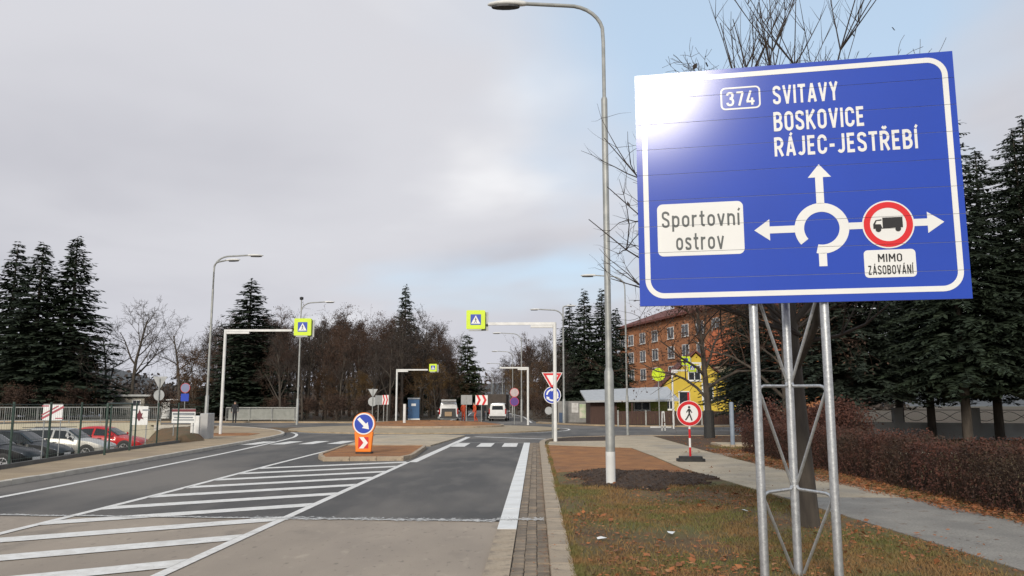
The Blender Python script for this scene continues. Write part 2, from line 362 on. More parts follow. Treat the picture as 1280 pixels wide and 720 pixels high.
def lay_line(pts, w, z, mb, dash=None):
    """a painted band along a polyline"""
    L, Rr = [], []
    for i, p in enumerate(pts):
        a = Vector(pts[max(i - 1, 0)]); b = Vector(pts[min(i + 1, len(pts) - 1)]); d = (b - a).normalized(); n = Vector((-d.y, d.x))
        L.append((p[0] + n.x * w / 2, p[1] + n.y * w / 2, z)); Rr.append((p[0] - n.x * w / 2, p[1] - n.y * w / 2, z))
    k = len(pts); mb.add(L + Rr, [(i, k + i, k + i + 1, i + 1) for i in range(k - 1)]); return mb
# ------------------------------------------------------------------ ground, road, footways
KZ = .09                                               # kerb upstand
struct(MB().prism([(-3000, -600), (3000, -600), (3000, 4000), (-3000, 4000)], -2.2, -1.02).build('terrain', WASTE))
LEFT_KERB = smooth_path([(-9.9, -4), (-10.15, 8), (-10.42, 15.64), (-10.59, 18.7), (-11.01, 23.59), (-11.73, 31.93), (-12.5, 38.8), (-13.5, 43.2), (-16.3, 49.2), (-21.4, 55.6), (-28, 58.2)], 5)
LEFT_EDGE = [(-28, 60.2), (-24.2, 59.6), (-20.8, 52.5), (-18.6, 46), (-17.0, 41), (-15.3, 38.2), (-14.25, 34.2), (-13.82, 29.54), (-13.17, 23.19), (-12.45, 18.65), (-11.9, 12), (-11.6, -4)]
# carriageway: one sheet, old surface near the camera and new asphalt beyond
ox = [(-11.5, -4), (30, -4), (30, 8), (-.2, 11.30), (-4.2, 11.52), (-12.0, 11.8)]
struct(MB().prism(ox, -.6, 0).build('old_road', OLD), None)
nx = [(-11.7, 11.79), (-4.2, 11.52), (-.2, 11.30), (30, 11.2), (70, 30), (70, 60), (60, 400), (-60, 400), (-60, 75), (-95, 75), (-95, 47), (-45, 52.6), (-28, 60.0)] + LEFT_EDGE[1:10]
nx = [(x + .25, y) if i > 12 else (x, y) for i, (x, y) in enumerate(nx)]
road = struct(MB().prism(nx, -.6, .004).build('asphalt_road', ASPH))
# left footway slab
def resample(line, n):
    d = [0]
    for a, b in zip(line, line[1:]): d.append(d[-1] + math.dist(a, b))
    xs = np.linspace(0, d[-1], n); return list(zip(np.interp(xs, d, [p[0] for p in line]), np.interp(xs, d, [p[1] for p in line])))
fk, fe = resample([(x - .14, y) for x, y in LEFT_KERB], 60), resample(LEFT_EDGE[::-1], 60)
fwm = MB(); fwm.add([(x, y, KZ) for x, y in fk] + [(x, y, KZ) for x, y in fe] + [(x, y, -.95) for x, y in fe],
                    [(i, i + 1, 60 + i + 1, 60 + i) for i in range(59)] + [(60 + i, 60 + i + 1, 120 + i + 1, 120 + i) for i in range(59)])
struct(fwm.build('footway', FOOT))
def kerbs(parent_name, line, w, z1, m, L=1.0, gap=.006, z0=-.3, nmax=200):
    root = bpy.data.objects.new(parent_name, None); COL.objects.link(root); struct(root)
    # resample
    P = [Vector((x, y)) for x, y in line]; d = 0; pos = [0]
    for a, b in zip(P, P[1:]): d += (b - a).length; pos.append(d)
    def at(s):
        for i in range(len(P) - 1):
            if s <= pos[i + 1]: return P[i].lerp(P[i + 1], (s - pos[i]) / max(pos[i + 1] - pos[i], 1e-9))
        return P[-1]
    n = int(d / L)
    for i in range(min(n, nmax)):
        a, b = at(i * L + gap), at((i + 1) * L - gap); t = (b - a).normalized(); nn = Vector((-t.y, t.x))
        q = [a, b, b + nn * w, a + nn * w]; dz = random.uniform(-.004, .004)
        mb = MB(); c = sum((p for p in q), Vector((0, 0))) / 4
        lip = .012
        v = [(p.x - c.x, p.y - c.y, z0) for p in q] + [(p.x - c.x, p.y - c.y, z1 - lip + dz) for p in q]
        ti = [p + (c - p).normalized() * lip for p in q]
        v += [(p.x - c.x, p.y - c.y, z1 + dz) for p in ti]
        f = [(3, 2, 1, 0), (8, 9, 10, 11)]
        for k in range(4):
            k2 = (k + 1) % 4; f += [(k, k2, 4 + k2, 4 + k), (4 + k, 4 + k2, 8 + k2, 8 + k)]
        o = mb.add(v, f).build('kerbstone', m, root); o.location = (c.x, c.y, 0)
    return root
kerbs('kerb_left', LEFT_KERB[::1], .15, KZ + .015, mat('pale_kerb_concrete', (.56, .52, .45), (.46, .42, .36), .85, scale=2.5, bump=.2, bscale=90, fine=.15), 1.0)
# right verge slab
RV = [(.35, -4), (.35, 30), (.40, 33.6), (.85, 35.9), (1.9, 37.6), (4, 38.8), (8, 39.4), (70, 40.5), (200, 30), (200, -30), (.35, -30)]
struct(MB().prism(RV[:8] + [(70, -4)], -.6, KZ).build('verge', VERGE))
struct(MB().prism([(70.0, -4), (70.0, 40.5), (900, 40.5), (900, -4)], -.6, KZ - .01).build('field', WASTE))
KR = [(.13, -4), (.13, 30.2)] + smooth_path([(.13, 30.2), (.17, 33.4), (.62, 35.9), (1.75, 37.85), (4, 39.05), (8, 39.65), (30, 40.0)], 4)
kerbs('kerb_right', KR[::-1], .22, KZ + .02, CONC, 1.0)
# gutter of small setts between the white edge band and the kerb
gut = bpy.data.objects.new('paver_gutter', None); COL.objects.link(gut); struct(gut)
pm = []
for k in range(3):
    b = MB(); hx, hy, t = .060, .094, .008
    b.add([(-hx, -hy, -.05), (hx, -hy, -.05), (hx, hy, -.05), (-hx, hy, -.05), (-hx, -hy, .018), (hx, -hy, .018), (hx, hy, .018), (-hx, hy, .018),
           (-hx + t, -hy + t, .025), (hx - t, -hy + t, .025), (hx - t, hy - t, .025), (-hx + t, hy - t, .025)],
          [(8, 9, 10, 11), (0, 1, 5, 4), (1, 2, 6, 5), (2, 3, 7, 6), (3, 0, 4, 7), (4, 5, 9, 8), (5, 6, 10, 9), (6, 7, 11, 10), (7, 4, 8, 11)])
    pm.append(b.mesh('paver', PAVER[k]))
cnt = 0; rest = MB()
yy = 6.6
while yy < 33.4:
    for c in range(3):
        x = -.185 + c * .127 + random.uniform(-.004, .004); y = yy + (c % 2) * .1 + random.uniform(-.006, .006)
        dz = random.uniform(-.007, .004)
        if cnt < 294:
            o = inst('paver', pm[random.choice((0, 0, 1, 1, 2))], gut, (x, y, dz), random.uniform(-.03, .03)); cnt += 1
        else:
            rest.box(x - .06, x + .06, y - .094, y + .094, -.05, .023 + dz, random.choice((0, 0, 1, 1, 2)))
    yy += .2
o = rest.build('paver_run', PAVER, gut); o['kind'] = 'stuff'
struct(MB().prism([(-.252, -3.9), (.128, -3.9), (.128, 33.4), (-.252, 33.4)], -.02, .009).build('gutter_bed', JOINT))
# concrete edge band, painted white beyond the end of the old surface
kb = bpy.data.objects.new('edge_band', None); COL.objects.link(kb); struct(kb)
y = 4.0
while y < 33.2:
    L = .5 if y < 10.5 else 1.0
    p = y >= 10.4
    x0, x1 = (-.50, -.256)
    o = MB().box(x0, x1, 0.004, L - .006, -.05, .028 + random.uniform(-.003, .003)).build('band_slab', CONCP if p else CONC, kb); o.location = (0, y, 0); y += L

# ------------------------------------------------------------------ painted markings (parts of the road)
ZP = .009
def marking(name, mb): return mb.build(name, PAINT, road)
xl = lambda y: -6.68 - max(0, y - 14) * .034
marking('hatch_edge_line', lay_line([(-6.60, 4), (-6.68, 12), (-6.74, 15), (-7.0, 21.5), (-7.3, 32)], .13, ZP, MB()))
marking('hatch_edge_line', lay_line([(-3.55, 3), (-3.55, 22.5)], .13, ZP, MB()))
marking('hatch_edge_line', lay_line([(-3.42, 22.5), (-3.36, 30), (-3.3, 39.5)], .24, ZP, MB()))
ys = 4.9
while ys < 23.2:
    a0, a1 = xl(ys) + .07, -3.62
    sl_ = .68
    w = .47
    yA, yB = ys - (a1 - a0) * sl_, ys
    marking('hatch_stripe', MB().add([(a0, yA, ZP), (a1, yB, ZP), (a1, yB + w, ZP), (a0, yA + w, ZP)], [(0, 1, 2, 3)]))
    ys += 1.58
marking('edge_line', lay_line(smooth_path([(-8.9, 3), (-9.1, 10), (-9.26, 13.93), (-9.4, 16.46), (-9.74, 20.9), (-10.35, 28.1), (-11.3, 36.2), (-12.0, 40.2), (-13.4, 44.6), (-16.5, 50.5)], 5), .15, ZP, MB()))
for x in (-2.98, -1.98, -1.02):
    marking('crosswalk_bar', MB().add([(x - .28, 30.6, ZP), (x + .28, 30.6, ZP), (x + .28, 33.4, ZP), (x - .28, 33.4, ZP)], [(0, 1, 2, 3)]))
for i in range(4):
    x = -11.4 + i * 1.08
    marking('crosswalk_bar', MB().add([(x - .28, 31.8 + i * .25, ZP), (x + .28, 31.9 + i * .25, ZP), (x + .28, 34.6 + i * .25, ZP), (x - .28, 34.5 + i * .25, ZP)], [(0, 1, 2, 3)]))
marking('crosswalk_line', lay_line([(-3.2, 33.7), (-.3, 33.7)], .1, ZP, MB()))
marking('give_way_line', lay_line([(-3.0, 40.0), (.6, 37.2)], .3, ZP, MB()))
marking('edge_line', lay_line([(-8.4, 70), (-8.6, 100), (-12, 150)], .2, ZP, MB()))
marking('edge_line', lay_line([(-.4, 70), (-1.5, 100), (-5.5, 150)], .2, ZP, MB()))
marking('lane_line', lay_line([(1.5, 48.5), (30, 49.2)], .14, ZP, MB()))
# white spray dust along the joint of the old and new surface
sp = MB(); n = 420
for layer, (wd, zz) in enumerate(((.07, .0125), (.42, .0150))):
    A, B = [], []
    for i in range(n + 1):
        x = -9.2 + i / n * 9.3; yc = 11.52 - (x + 4.2) * .055 + .02 * math.sin(i * .11)
        w = wd * random.uniform(.3, 1) * (1 if layer == 0 or x > -4 else .45)
        A.append((x, yc - w * .4, zz if x < -.55 else zz + .024)); B.append((x, yc + w * .6, zz if x < -.55 else zz + .024))
    sp.add(A + B, [(i, i + 1, n + 2 + i, n + 1 + i) for i in range(n)], layer)
o = sp.build('spray_line', [mat('spray_core', (.70, .69, .66), (.6, .59, .56), .8, scale=9, alpha=(9, .16, .42)), DUST], road)

# ------------------------------------------------------------------ islands
def arcpts(cx, cy, r, a0, a1, n=24): return [(cx + r * math.cos(R(a0 + (a1 - a0) * i / n)), cy + r * math.sin(R(a0 + (a1 - a0) * i / n))) for i in range(n + 1)]
isl = [(-6.0, 22.75), (-3.75, 23.1), (-3.62, 24), (-3.98, 29.75), (-7.05, 29.75), (-6.55, 24.2)]
struct(MB().prism([(-5.92, 22.9), (-3.86, 23.22), (-3.76, 24), (-4.12, 29.62), (-6.92, 29.62), (-6.42, 24.2)], -.3, .10).build('splitter_island', SOIL))
kerbs('island_kerb', [isl[0], isl[1], isl[2], isl[3], isl[4], isl[5], isl[0]], .12, .125, CONC, .75)
struct(MB().prism([(-7.25, 30.9), (-4.02, 30.9), (-3.55, 40.6), (-5.6, 41.6), (-8.1, 40.9)], -.3, .05).build('refuge_paving', PATHM))
CX, CY = -7.0, 51.6
ap = MB()
prof = [(8.5, .0), (8.5, .07), (8.3, .085), (4.9, .16), (4.9, .26), (4.7, .28), (3.4, .40), (1.6, .50), (.01, .52)]
vs = []; N = 64
for r, z in prof:
    sh = 1.6 if r < 5 else 0
    for k in range(N):
        t = 2 * math.pi * k / N; vs.append((CX + r * math.cos(t), CY + sh + r * math.sin(t), z + (random.uniform(-.03, .03) if r < 4.5 else 0)))
fs = []; mi = []
for i in range(len(prof) - 1):
    for k in range(N):
        fs.append((i * N + k, i * N + (k + 1) % N, (i + 1) * N + (k + 1) % N, (i + 1) * N + k)); mi.append(0 if i < 3 else (1 if i < 5 else 2))
ap.v, ap.f, ap.m = vs, fs, mi
struct(ap.build('roundabout_island', [APRON, CONC, SOIL]))
wl_ = MB(); lay_line(arcpts(CX, CY, 9.1, 0, 360, 64), .14, ZP, wl_); marking('roundabout_edge_line', wl_)
# far ground on both sides of the far road
Cp = [(-95, 75), (-60, 71.5), (-30, 70.4), (-22, 69.6), (-16.5, 68.6), (-12.2, 70), (-10, 73), (-9.2, 78), (-10, 100), (-14, 150), (-24, 220), (-60, 400), (-900, 400), (-900, 75)]
struct(MB().prism(Cp, -.6, KZ).build('woodland_ground', LITTER))
Dp = [(60, 57.6), (12, 57.6), (8, 57.9), (4.6, 60.2), (1.9, 65), (.2, 71), (-.2, 78), (-1, 100), (-5, 150), (-13, 220), (-40, 400), (600, 400), (600, 57.6)]
struct(MB().prism(Dp, -.6, KZ).build('woodland_floor', LITTER))
struct(MB().prism([(60.0, 57.0), (11, 57.0), (7.8, 57.3), (4.1, 59.8), (1.3, 64.8), (.0, 68), (.3, 70.9), (2.0, 65.2), (4.7, 60.4), (8.1, 58.15), (11, 59.2), (60.0, 59.4)], -.3, KZ + .006).build('far_footway', FOOT))
struct(MB().prism([(-60, 70.9), (-30, 69.8), (-22, 69.0), (-16.3, 68.0), (-12, 69.4), (-13, 71), (-16.6, 69.8), (-22, 71.0), (-30, 71.8), (-60, 73)], -.3, KZ + .006).build('far_pavement', FOOT))
# right-hand path, soil and lawns
ZV = KZ + .005
path_pts = [(.42, 30.3), (3.3, 28.3), (3.42, 24), (3.45, 19.6), (3.72, 16.6), (4.02, 13.5),
            (5.98, 13.5), (5.72, 18), (5.5, 22.2), (5.45, 26.3), (5.5, 38.7), (3.8, 38.6), (2.9, 33.6), (.55, 32.9)]
struct(MB().prism(path_pts, -.1, ZV + .008).build('path', PATHM))
OLDPATH = mat('grey_path_paving', (.33, .305, .265), (.25, .232, .205), .9, scale=1.6, bump=.45, bscale=38, fine=.35, extra=[(.6, .5, .7, (.19, .175, .155), .6), (7, .62, .72, (.14, .075, .04), .7)])
struct(MB().prism([(4.03, 13.49), (4.3, 9.8), (4.55, 6), (4.7, -4), (6.75, -4), (6.55, 6), (6.28, 10), (5.985, 13.49)], -.1, ZV + .006).build('old_path', OLDPATH))
struct(MB().prism([(5.43, 24.2), (5.5, 25.3), (9.5, 26.2), (13.5, 26.4), (13.5, 25.4), (9.5, 25.1)], -.1, ZV + .004).build('side_path', PATHM))
struct(MB().box(6.6, 8.6, 29.3, 31.0, -.1, .17).build('concrete_pad', PATHM))
def blob(x0, x1, y0, y1, n=40, jit=.12):
    out = []
    for k in range(n):
        t = 2 * math.pi * k / n; c, s = math.cos(t), math.sin(t)
        e = .55; px = math.copysign(abs(c) ** e, c); py = math.copysign(abs(s) ** e, s)
        j = 1 + random.uniform(-jit, jit)
        out.append(((x0 + x1) / 2 + px * (x1 - x0) / 2 * j, (y0 + y1) / 2 + py * (y1 - y0) / 2 * j))
    return out
struct(MB().prism([(.36, 18.2), (1.0, 18.6), (1.9, 18.0), (2.6, 18.4), (3.40, 18.1), (3.40, 19.6), (3.38, 24), (3.26, 28.2), (.40, 30.1)], -.05, ZV).build('bare_soil', SOIL))
struct(MB().prism([(.56, 33.1), (2.75, 33.75), (3.6, 38.5), (1.9, 37.55), (.9, 35.9)], -.05, ZV).build('planted_soil', DARKSOIL))
struct(MB().prism([(5.56, 26.4), (9.4, 26.6), (14, 27), (16, 38.8), (8, 39.3), (5.6, 38.8)], -.05, ZV).build('leafy_soil', mat('leaf_covered_soil', (.13, .075, .038), (.08, .046, .026), .95, scale=3, bump=.8, bscale=30, fine=.35)))
# lumpy patch of fresh dark earth round the lamp post
def lump_patch(name, x0, x1, y0, y1, h, m, nx_=70, ny_=44, z=ZV, seed=1):
    rg = np.random.default_rng(seed); V = []; F = []
    for j in range(ny_):
        for i in range(nx_):
            u, v = i / (nx_ - 1) * 2 - 1, j / (ny_ - 1) * 2 - 1
            an = math.atan2(v, u); rad_ = 1 + .13 * math.sin(3 * an + 1) + .09 * math.sin(7 * an) + .06 * math.sin(13 * an + 2) + rg.uniform(-.08, .08)
            e = max(0, 1 - ((abs(u) / rad_) ** 2.2 + (abs(v) / rad_) ** 2.2) * 1.45) ** .5
            V.append(((x0 + x1) / 2 + u * (x1 - x0) / 2 + rg.uniform(-.03, .03), (y0 + y1) / 2 + v * (y1 - y0) / 2 + rg.uniform(-.03, .03),
                      z - .06 + (.055 + h * rg.uniform(.1, 1)) * (e + .25 * rg.uniform(-1, 1) * (e > 0)) + .06 * (e > .1)))
    for j in range(ny_ - 1):
        for i in range(nx_ - 1):
            a = j * nx_ + i; F.append((a, a + 1, a + nx_ + 1, a + nx_))
    b = MB(); b.add(V, F); return struct(b.build(name, m))
lump_patch('dark_earth', .45, 3.72, 14.4, 19.2, .028, DARKSOIL, 120, 70)

# ------------------------------------------------------------------ the big direction sign on its lattice mast
SA = math.atan2(6.79 - 7.26, 3.68 - .95); SW, SH = 2.77, 2.20
bs = thing('direction_sign', 'large blue roundabout direction board to SVITAVY, BOSKOVICE and Sportovni ostrov on a steel lattice mast', 'road sign', (.95, 7.26, KZ), SA)
SB = 2.48 - KZ                                          # board bottom above the base
NPL = 9; ph = SH / NPL
joints = [SB + ph * k for k in range(1, NPL)]
for k in range(NPL):
    z0, z1 = SB + ph * k + (.0018 if k else 0), SB + ph * (k + 1) - (.0018 if k < NPL - 1 else 0)
    MB().box(0, SW, random.uniform(-.0006, .0006), .035, z0, z1).build('plank', BBLUE, bs)
MB().box(.004, SW - .004, .004, .033, SB + .01, SB + SH - .01).build('backing', GREYP, bs)
def cut_joints(o, g=.0016):
    bm = bmesh.new(); bm.from_mesh(o.data)
    for z in joints:
        for zz in (z - g, z + g):
            bmesh.ops.bisect_plane(bm, geom=bm.verts[:] + bm.edges[:] + bm.faces[:], plane_co=(0, 0, zz), plane_no=(0, 0, 1), dist=1e-6)
        kill = [f for f in bm.faces if all(z - g - 1e-5 <= v.co.z <= z + g + 1e-5 for v in f.verts)]
        bmesh.ops.delete(bm, geom=kill, context='FACES')
    bm.to_mesh(o.data); bm.free(); return o
def gfx(name, fn, m, parent=bs):
    b = MB(); fn(b); return cut_joints(b.build(name, m, parent))
Y1, Y2, Y3, T = -.0025, -.0042, -.0060, .0016
def border(b):
    o_ = rrect(.055, SB + .066, SW - .052, SB + SH - .045, .17, 10); i_ = rrect(.055 + .047, SB + .066 + .047, SW - .052 - .047, SB + SH - .045 - .047, .123, 10)
    n = len(o_); vs = [(x, Y1, z) for x, z in o_] + [(x, Y1, z) for x, z in i_] + [(x, Y1 + T, z) for x, z in o_] + [(x, Y1 + T, z) for x, z in i_]
    fs = []
    for i in range(n):
        j = (i + 1) % n
        fs += [(i, j, n + j, n + i), (2 * n + i, 2 * n + j, j, i), (n + i, n + j, 3 * n + j, 3 * n + i)]
    b.add(vs, fs)
gfx('border', border, BWHITE)
def tx(s, x0, z0, x1, z1, y, m, sw=.165, parent=bs): return cut_joints(text('lettering', s, x0, SB + z0, x1, SB + z1, y, m, parent, sw=sw))
tx('SVITAVY', 1.243, 1.823, 1.803, 1.998, Y1, BWHITE)
tx('BOSKOVICE', 1.239, 1.568, 2.009, 1.749, Y1, BWHITE)
tx('R\u00c1JEC-JEST\u0158EB\u00cd', 1.235, 1.332, 2.432, 1.510, Y1, BWHITE)
def nb(b):
    o_ = rrect(.779, SB + 1.80, 1.134, SB + 2.016, .045, 6); i_ = rrect(.794, SB + 1.815, 1.119, SB + 2.001, .03, 6)
    n = len(o_); vs = [(x, Y1, z) for x, z in o_] + [(x, Y1, z) for x, z in i_]
    b.add(vs, [(i, (i + 1) % n, n + (i + 1) % n, n + i) for i in range(n)])
gfx('number_frame', nb, BWHITE)
tx('374', .830, 1.835, 1.083, 1.972, Y1, BWHITE, .15)
wp = gfx('white_panel', lambda b: b.plate(rrect(.175, SB + .452, .938, SB + .938, .05), Y1, T), BWHITE)
tx('Sportovn\u00ed', .215, .716, .905, .872, Y2, BDARK, .135, wp)
tx('ostrov', .338, .503, .762, .668, Y2, BDARK, .135, wp)
rc = (1.600, SB + .655)
gfx('roundabout_symbol', lambda b: b.ringplate(rc[0], rc[1], .148, .228, Y1, T, -104, 218, 64), BWHITE)
def arrow(b, pts): b.plate([(x, SB + z) for x, z in pts], Y1, T)
gfx('arrow', lambda b: arrow(b, [(1.567, .878), (1.633, .878), (1.633, 1.118), (1.702, 1.118), (1.604, 1.238), (1.506, 1.118), (1.567, 1.118)]), BWHITE)
gfx('arrow', lambda b: arrow(b, [(1.374, .69), (1.374, .626), (1.160, .626), (1.160, .562), (1.028, .659), (1.160, .756), (1.160, .69)]), BWHITE)
gfx('arrow', lambda b: arrow(b, [(2.352, .640), (2.463, .640), (2.463, .575), (2.596, .668), (2.463, .762), (2.463, .703), (2.352, .703)]), BWHITE)
gfx('arrow_stem', lambda b: arrow(b, [(1.826, .634), (1.938, .634), (1.938, .694), (1.826, .694)]), BWHITE)
gfx('arrow_stem', lambda b: arrow(b, [(1.563, .432), (1.563, .315), (1.630, .315), (1.630, .435)]), BWHITE)
pc = (2.146, SB + .664)
pd = gfx('lorry_ban_disc', lambda b: b.plate(circ(pc[0], pc[1], .212, 48), Y2 - .0005, .003), BWHITE)
gfx('red_ring', lambda b: b.ringplate(pc[0], pc[1], .148, .200, Y3 - .0003, T, n=48), BRED, pd)
def lorry(b):
    k = lambda pts: [(pc[0] + x, pc[1] + z) for x, z in pts]
    b.plate(k([(-.045, .062), (.118, .062), (.118, -.030), (-.045, -.030)]), Y3 - .0003, T)
    b.plate(k([(-.122, -.036), (-.122, .005), (-.100, .042), (-.052, .048), (-.052, .036), (-.092, .034), (-.106, .006), (-.060, .004), (-.050, -.028), (.112, -.036)]), Y3 - .0003, T)
    for cx in (-.082, .078): b.plate(k(circ(cx, -.042, .023, 16)), Y3 - .0021, T)
gfx('lorry_symbol', lorry, BBLACK, pd)
mp_ = gfx('white_panel', lambda b: b.plate(rrect(1.932, SB + .200, 2.349, SB + .442, .035), Y1, T), BWHITE)
tx('MIMO', 2.045, .335, 2.240, .406, Y2, BBLACK, .15, mp_)
tx('Z\u00c1SOBOV\u00c1N\u00cd', 1.960, .226, 2.322, .306, Y2, BBLACK, .15, mp_)
# mast: two front tubes, one rear tube, bent rods zig-zagging between them
inv = Matrix.Rotation(-SA, 4, 'Z')
def toloc(x, y, z=0): p = inv @ Vector((x - .95, y - 7.26, 0)); return Vector((p.x, p.y, z))
fl, fr, bk = toloc(1.945, 7.165), toloc(2.535, 7.062), toloc(2.335, 7.50)
for p, top in ((fl, SB + SH - .1), (fr, SB + SH - .1), (bk, SB + SH - .25)):
    MB().tube([(p.x, p.y, -.3), (p.x, p.y, top)], .038, 16).build('post', GALV, bs, smooth='auto')
lv = [-.10, .74, 1.66, 2.58, 3.5]
for i in range(4):
    for f in (fl, fr):
        a, zb, zt = Vector((f.x, f.y, 0)), lv[i] , lv[i + 1]
        b_ = Vector((bk.x, bk.y, 0)); d = (b_ - a).normalized()
        pts = [b_ - d * .03 + Vector((0, 0, zb + .05)), b_.lerp(a, .18) + Vector((0, 0, zb + .16)), b_.lerp(a, .86) + Vector((0, 0, zt - .10)), a + d * .03 + Vector((0, 0, zt - .03))]
        MB().tube(pts, .0135, 8).build('lattice_rod', GALV, bs, smooth='auto')
        pts = [a + d * .02 + Vector((0, 0, zb - .05)), a + d * .055 + Vector((0, 0, zb - .005)), a + d * .10 + Vector((0, 0, zb + .008)), b_.lerp(a, .12) + Vector((0, 0, zb + .012)), b_ - d * .02 + Vector((0, 0, zb + .05))]
        MB().tube(pts, .0145, 8).build('lattice_rod', GALV, bs, smooth='auto')
for z in (SB + .35, SB + 1.1, SB + 1.85):
    MB().box(.25, SW - .25, .0355, .075, z - .03, z + .03).build('mounting_rail', GALV, bs)

# ------------------------------------------------------------------ street lamps
def lamp(label, x, y, H, arms, r=.06, big=False, m=GALVD, group='street lamps', base=KZ):
    t = thing('street_lamp', label, 'street lamp', (x, y, base), 0, group)
    if big:
        MB().tube([(0, 0, -.3), (0, 0, .62)], .090, 16).build('base_sleeve', WPOLE, t, smooth='auto')
        MB().tube([(0, 0, .62), (0, 0, 2.12), (0, 0, 2.14), (0, 0, 2.2)], [.0885, .0885, .08, .063], 16).build('lower_pole', m, t, smooth='auto')
        MB().tube([(0, 0, 2.16), (0, 0, 7.58), (0, 0, 7.62)], [.062, .062, .05], 16).build('pole', m, t, smooth='auto')
        zs = 7.6; r2 = .038
    else:
        MB().tube([(0, 0, -.3), (0, 0, 1.9), (0, 0, 1.95)], [r * 1.45, r * 1.45, r], 10).build('lower_pole', m, t, smooth='auto')
        MB().tube([(0, 0, 1.9), (0, 0, H * .80)], [r, r * .85], 10).build('pole', m, t, smooth='auto')
        zs = H * .80; r2 = r * .65
    for ang, L, zt in arms:
        c, s = math.cos(R(ang)), math.sin(R(ang)); h = zt - zs; bx = min(L * .45, h * .55)
        pts = [(0, 0, zs - .05), (0, 0, zs + (h - bx) * .9)]
        for k in range(1, 9):
            q = R(90 * k / 8); pts.append((c * bx * (1 - math.cos(q)), s * bx * (1 - math.cos(q)), zt - bx * .85 - .06 + bx * .85 * math.sin(q)))
        pts += [(c * L, s * L, zt)]
        MB().tube(pts, r2, 10).build('arm', m, t, smooth='auto')
        hd = MB(); fw = Vector((c, s, 0)); sd_ = Vector((-s, c, 0)); o_ = Vector((c * L, s * L, zt))
        vs = []; K = 10
        for u, w_, up, dn in ((-.06, .045, .04, .04), (0, .06, .06, .05), (.12, .09, .075, .05), (.35, .125, .07, .055), (.55, .115, .05, .055), (.68, .07, .025, .045), (.74, .02, .0, .03)):
            for k in range(K):
                a = 2 * math.pi * k / K; zz = math.sin(a); zz = zz * (up if zz > 0 else dn)
                vs.append(o_ + fw * u + sd_ * (w_ * math.cos(a)) + Vector((0, 0, zz)))
        fs = [(i * K + k, i * K + (k + 1) % K, (i + 1) * K + (k + 1) % K, (i + 1) * K + k) for i in range(6) for k in range(K)] + [tuple(range(K - 1, -1, -1)), tuple(6 * K + k for k in range(K))]
        hd.add(vs, fs); lum = hd.build('luminaire', WPOLE, t, smooth=True)
        ln = MB(); N = 14; pl = [o_ + fw * (.37 + .29 * math.cos(2 * math.pi * k / N)) + sd_ * (.10 * math.sin(2 * math.pi * k / N)) for k in range(N)]
        ln.add([p + Vector((0, 0, -.045)) for p in pl] + [p + fw * (.37 * 0) + Vector((0, 0, -.085)) for p in pl], [tuple(range(N, 2 * N))[::-1]] + [(k, (k + 1) % N, N + (k + 1) % N, N + k) for k in range(N)])
        ln.build('lens', PLASTIC, lum)
    return t
lamp('tall galvanised street lamp with curved arm rising from dark earth behind the blue board', 1.40, 15.45, 9.5, [(180, 1.62, 9.66)], big=True, group=None)
lamp('street lamp with one long and one short arm beside the white concrete block', -16.6, 40.3, 9.2, [(4, 1.75, 9.15), (-12, .75, 8.85)], r=.065, group=None)
lamp('street lamp with bulb on top standing by the end of the short railing', -18.4, 61.9, 9.6, [(0, 1.9, 9.45)], r=.07, group=None)
lamp('double-armed street lamp behind the give way sign', 2.26, 65.7, 9.6, [(180, 2.0, 9.25), (0, .35, 9.55)], r=.08, group=None)
lamp('slim street lamp at the verge in front of the brown fence', 4.64, 41.3, 8.2, [(180, 1.55, 8.15)], r=.05, group=None)
lamp('street lamp beside the no stopping signs', -1.3, 72.5, 8.0, [(180, 1.9, 7.9)], r=.06, group=None)
for x, y in ((-3.0, 104), (-5.6, 135), (-9, 165)):
    lamp('distant street lamp along the tree-lined road', x, y, 8.4, [(180, 2.0, 8.3)], r=.07, group='lamps along the far road')
t = bpy.data.objects['street_lamp.002']
MB().tube([(0, 0, 7.6), (0, 0, 9.66)], .045, 8).build('mast_stub', GALVD, t)
MB().lathe([(.10, 0), (.15, .05), (.15, .2), (.05, .24)], 12).build('camera_dome', BLACK, t, loc=(0, 0, 9.62))

# ------------------------------------------------------------------ small sign builders (front faces -Y)
def walker(b, cx, cz, s, y, th=.003, flip=1):
    k = lambda pts: [(cx + flip * x * s, cz + z * s) for x, z in pts]
    b.plate(k(circ(0, .40, .075, 14)), y, th)
    b.plate(k([(-.06, .30), (.07, .30), (.10, .22), (.19, .06), (.15, .03), (.06, .16), (.05, .0), (.20, -.42), (.12, -.45), (.0, -.10), (-.10, -.28), (-.22, -.44), (-.28, -.38), (-.17, -.24), (-.05, .0), (-.06, .17), (-.17, .05), (-.20, .09), (-.11, .24)]), y, th)
def ped_panel(parent, cx, cz, s, y):
    """lime box with the blue pedestrian crossing square"""
    bx = MB().plate(rrect(cx - s / 2, cz - s / 2, cx + s / 2, cz + s / 2, s * .06), y, .16).build('crossing_sign', LIME, parent)
    q = s * .28
    MB().plate(rrect(cx - q, cz - q, cx + q, cz + q, .01), y - .004, .004).build('blue_square', SBLUE, bx)
    MB().plate([(cx - q * .88, cz - q * .78), (cx + q * .88, cz - q * .78), (cx, cz + q * .82)], y - .007, .003).build('white_triangle', WHITE, bx)
    b = MB(); walker(b, cx, cz - q * .15, q * 1.15, y - .010); b.build('walker', BLACK, bx)
    MB().box(cx - s * .38, cx + s * .30, y + .01, y + .16, cz - s / 2 - .07, cz - s / 2 + .0).build('lamp_housing', GREYP, bx)
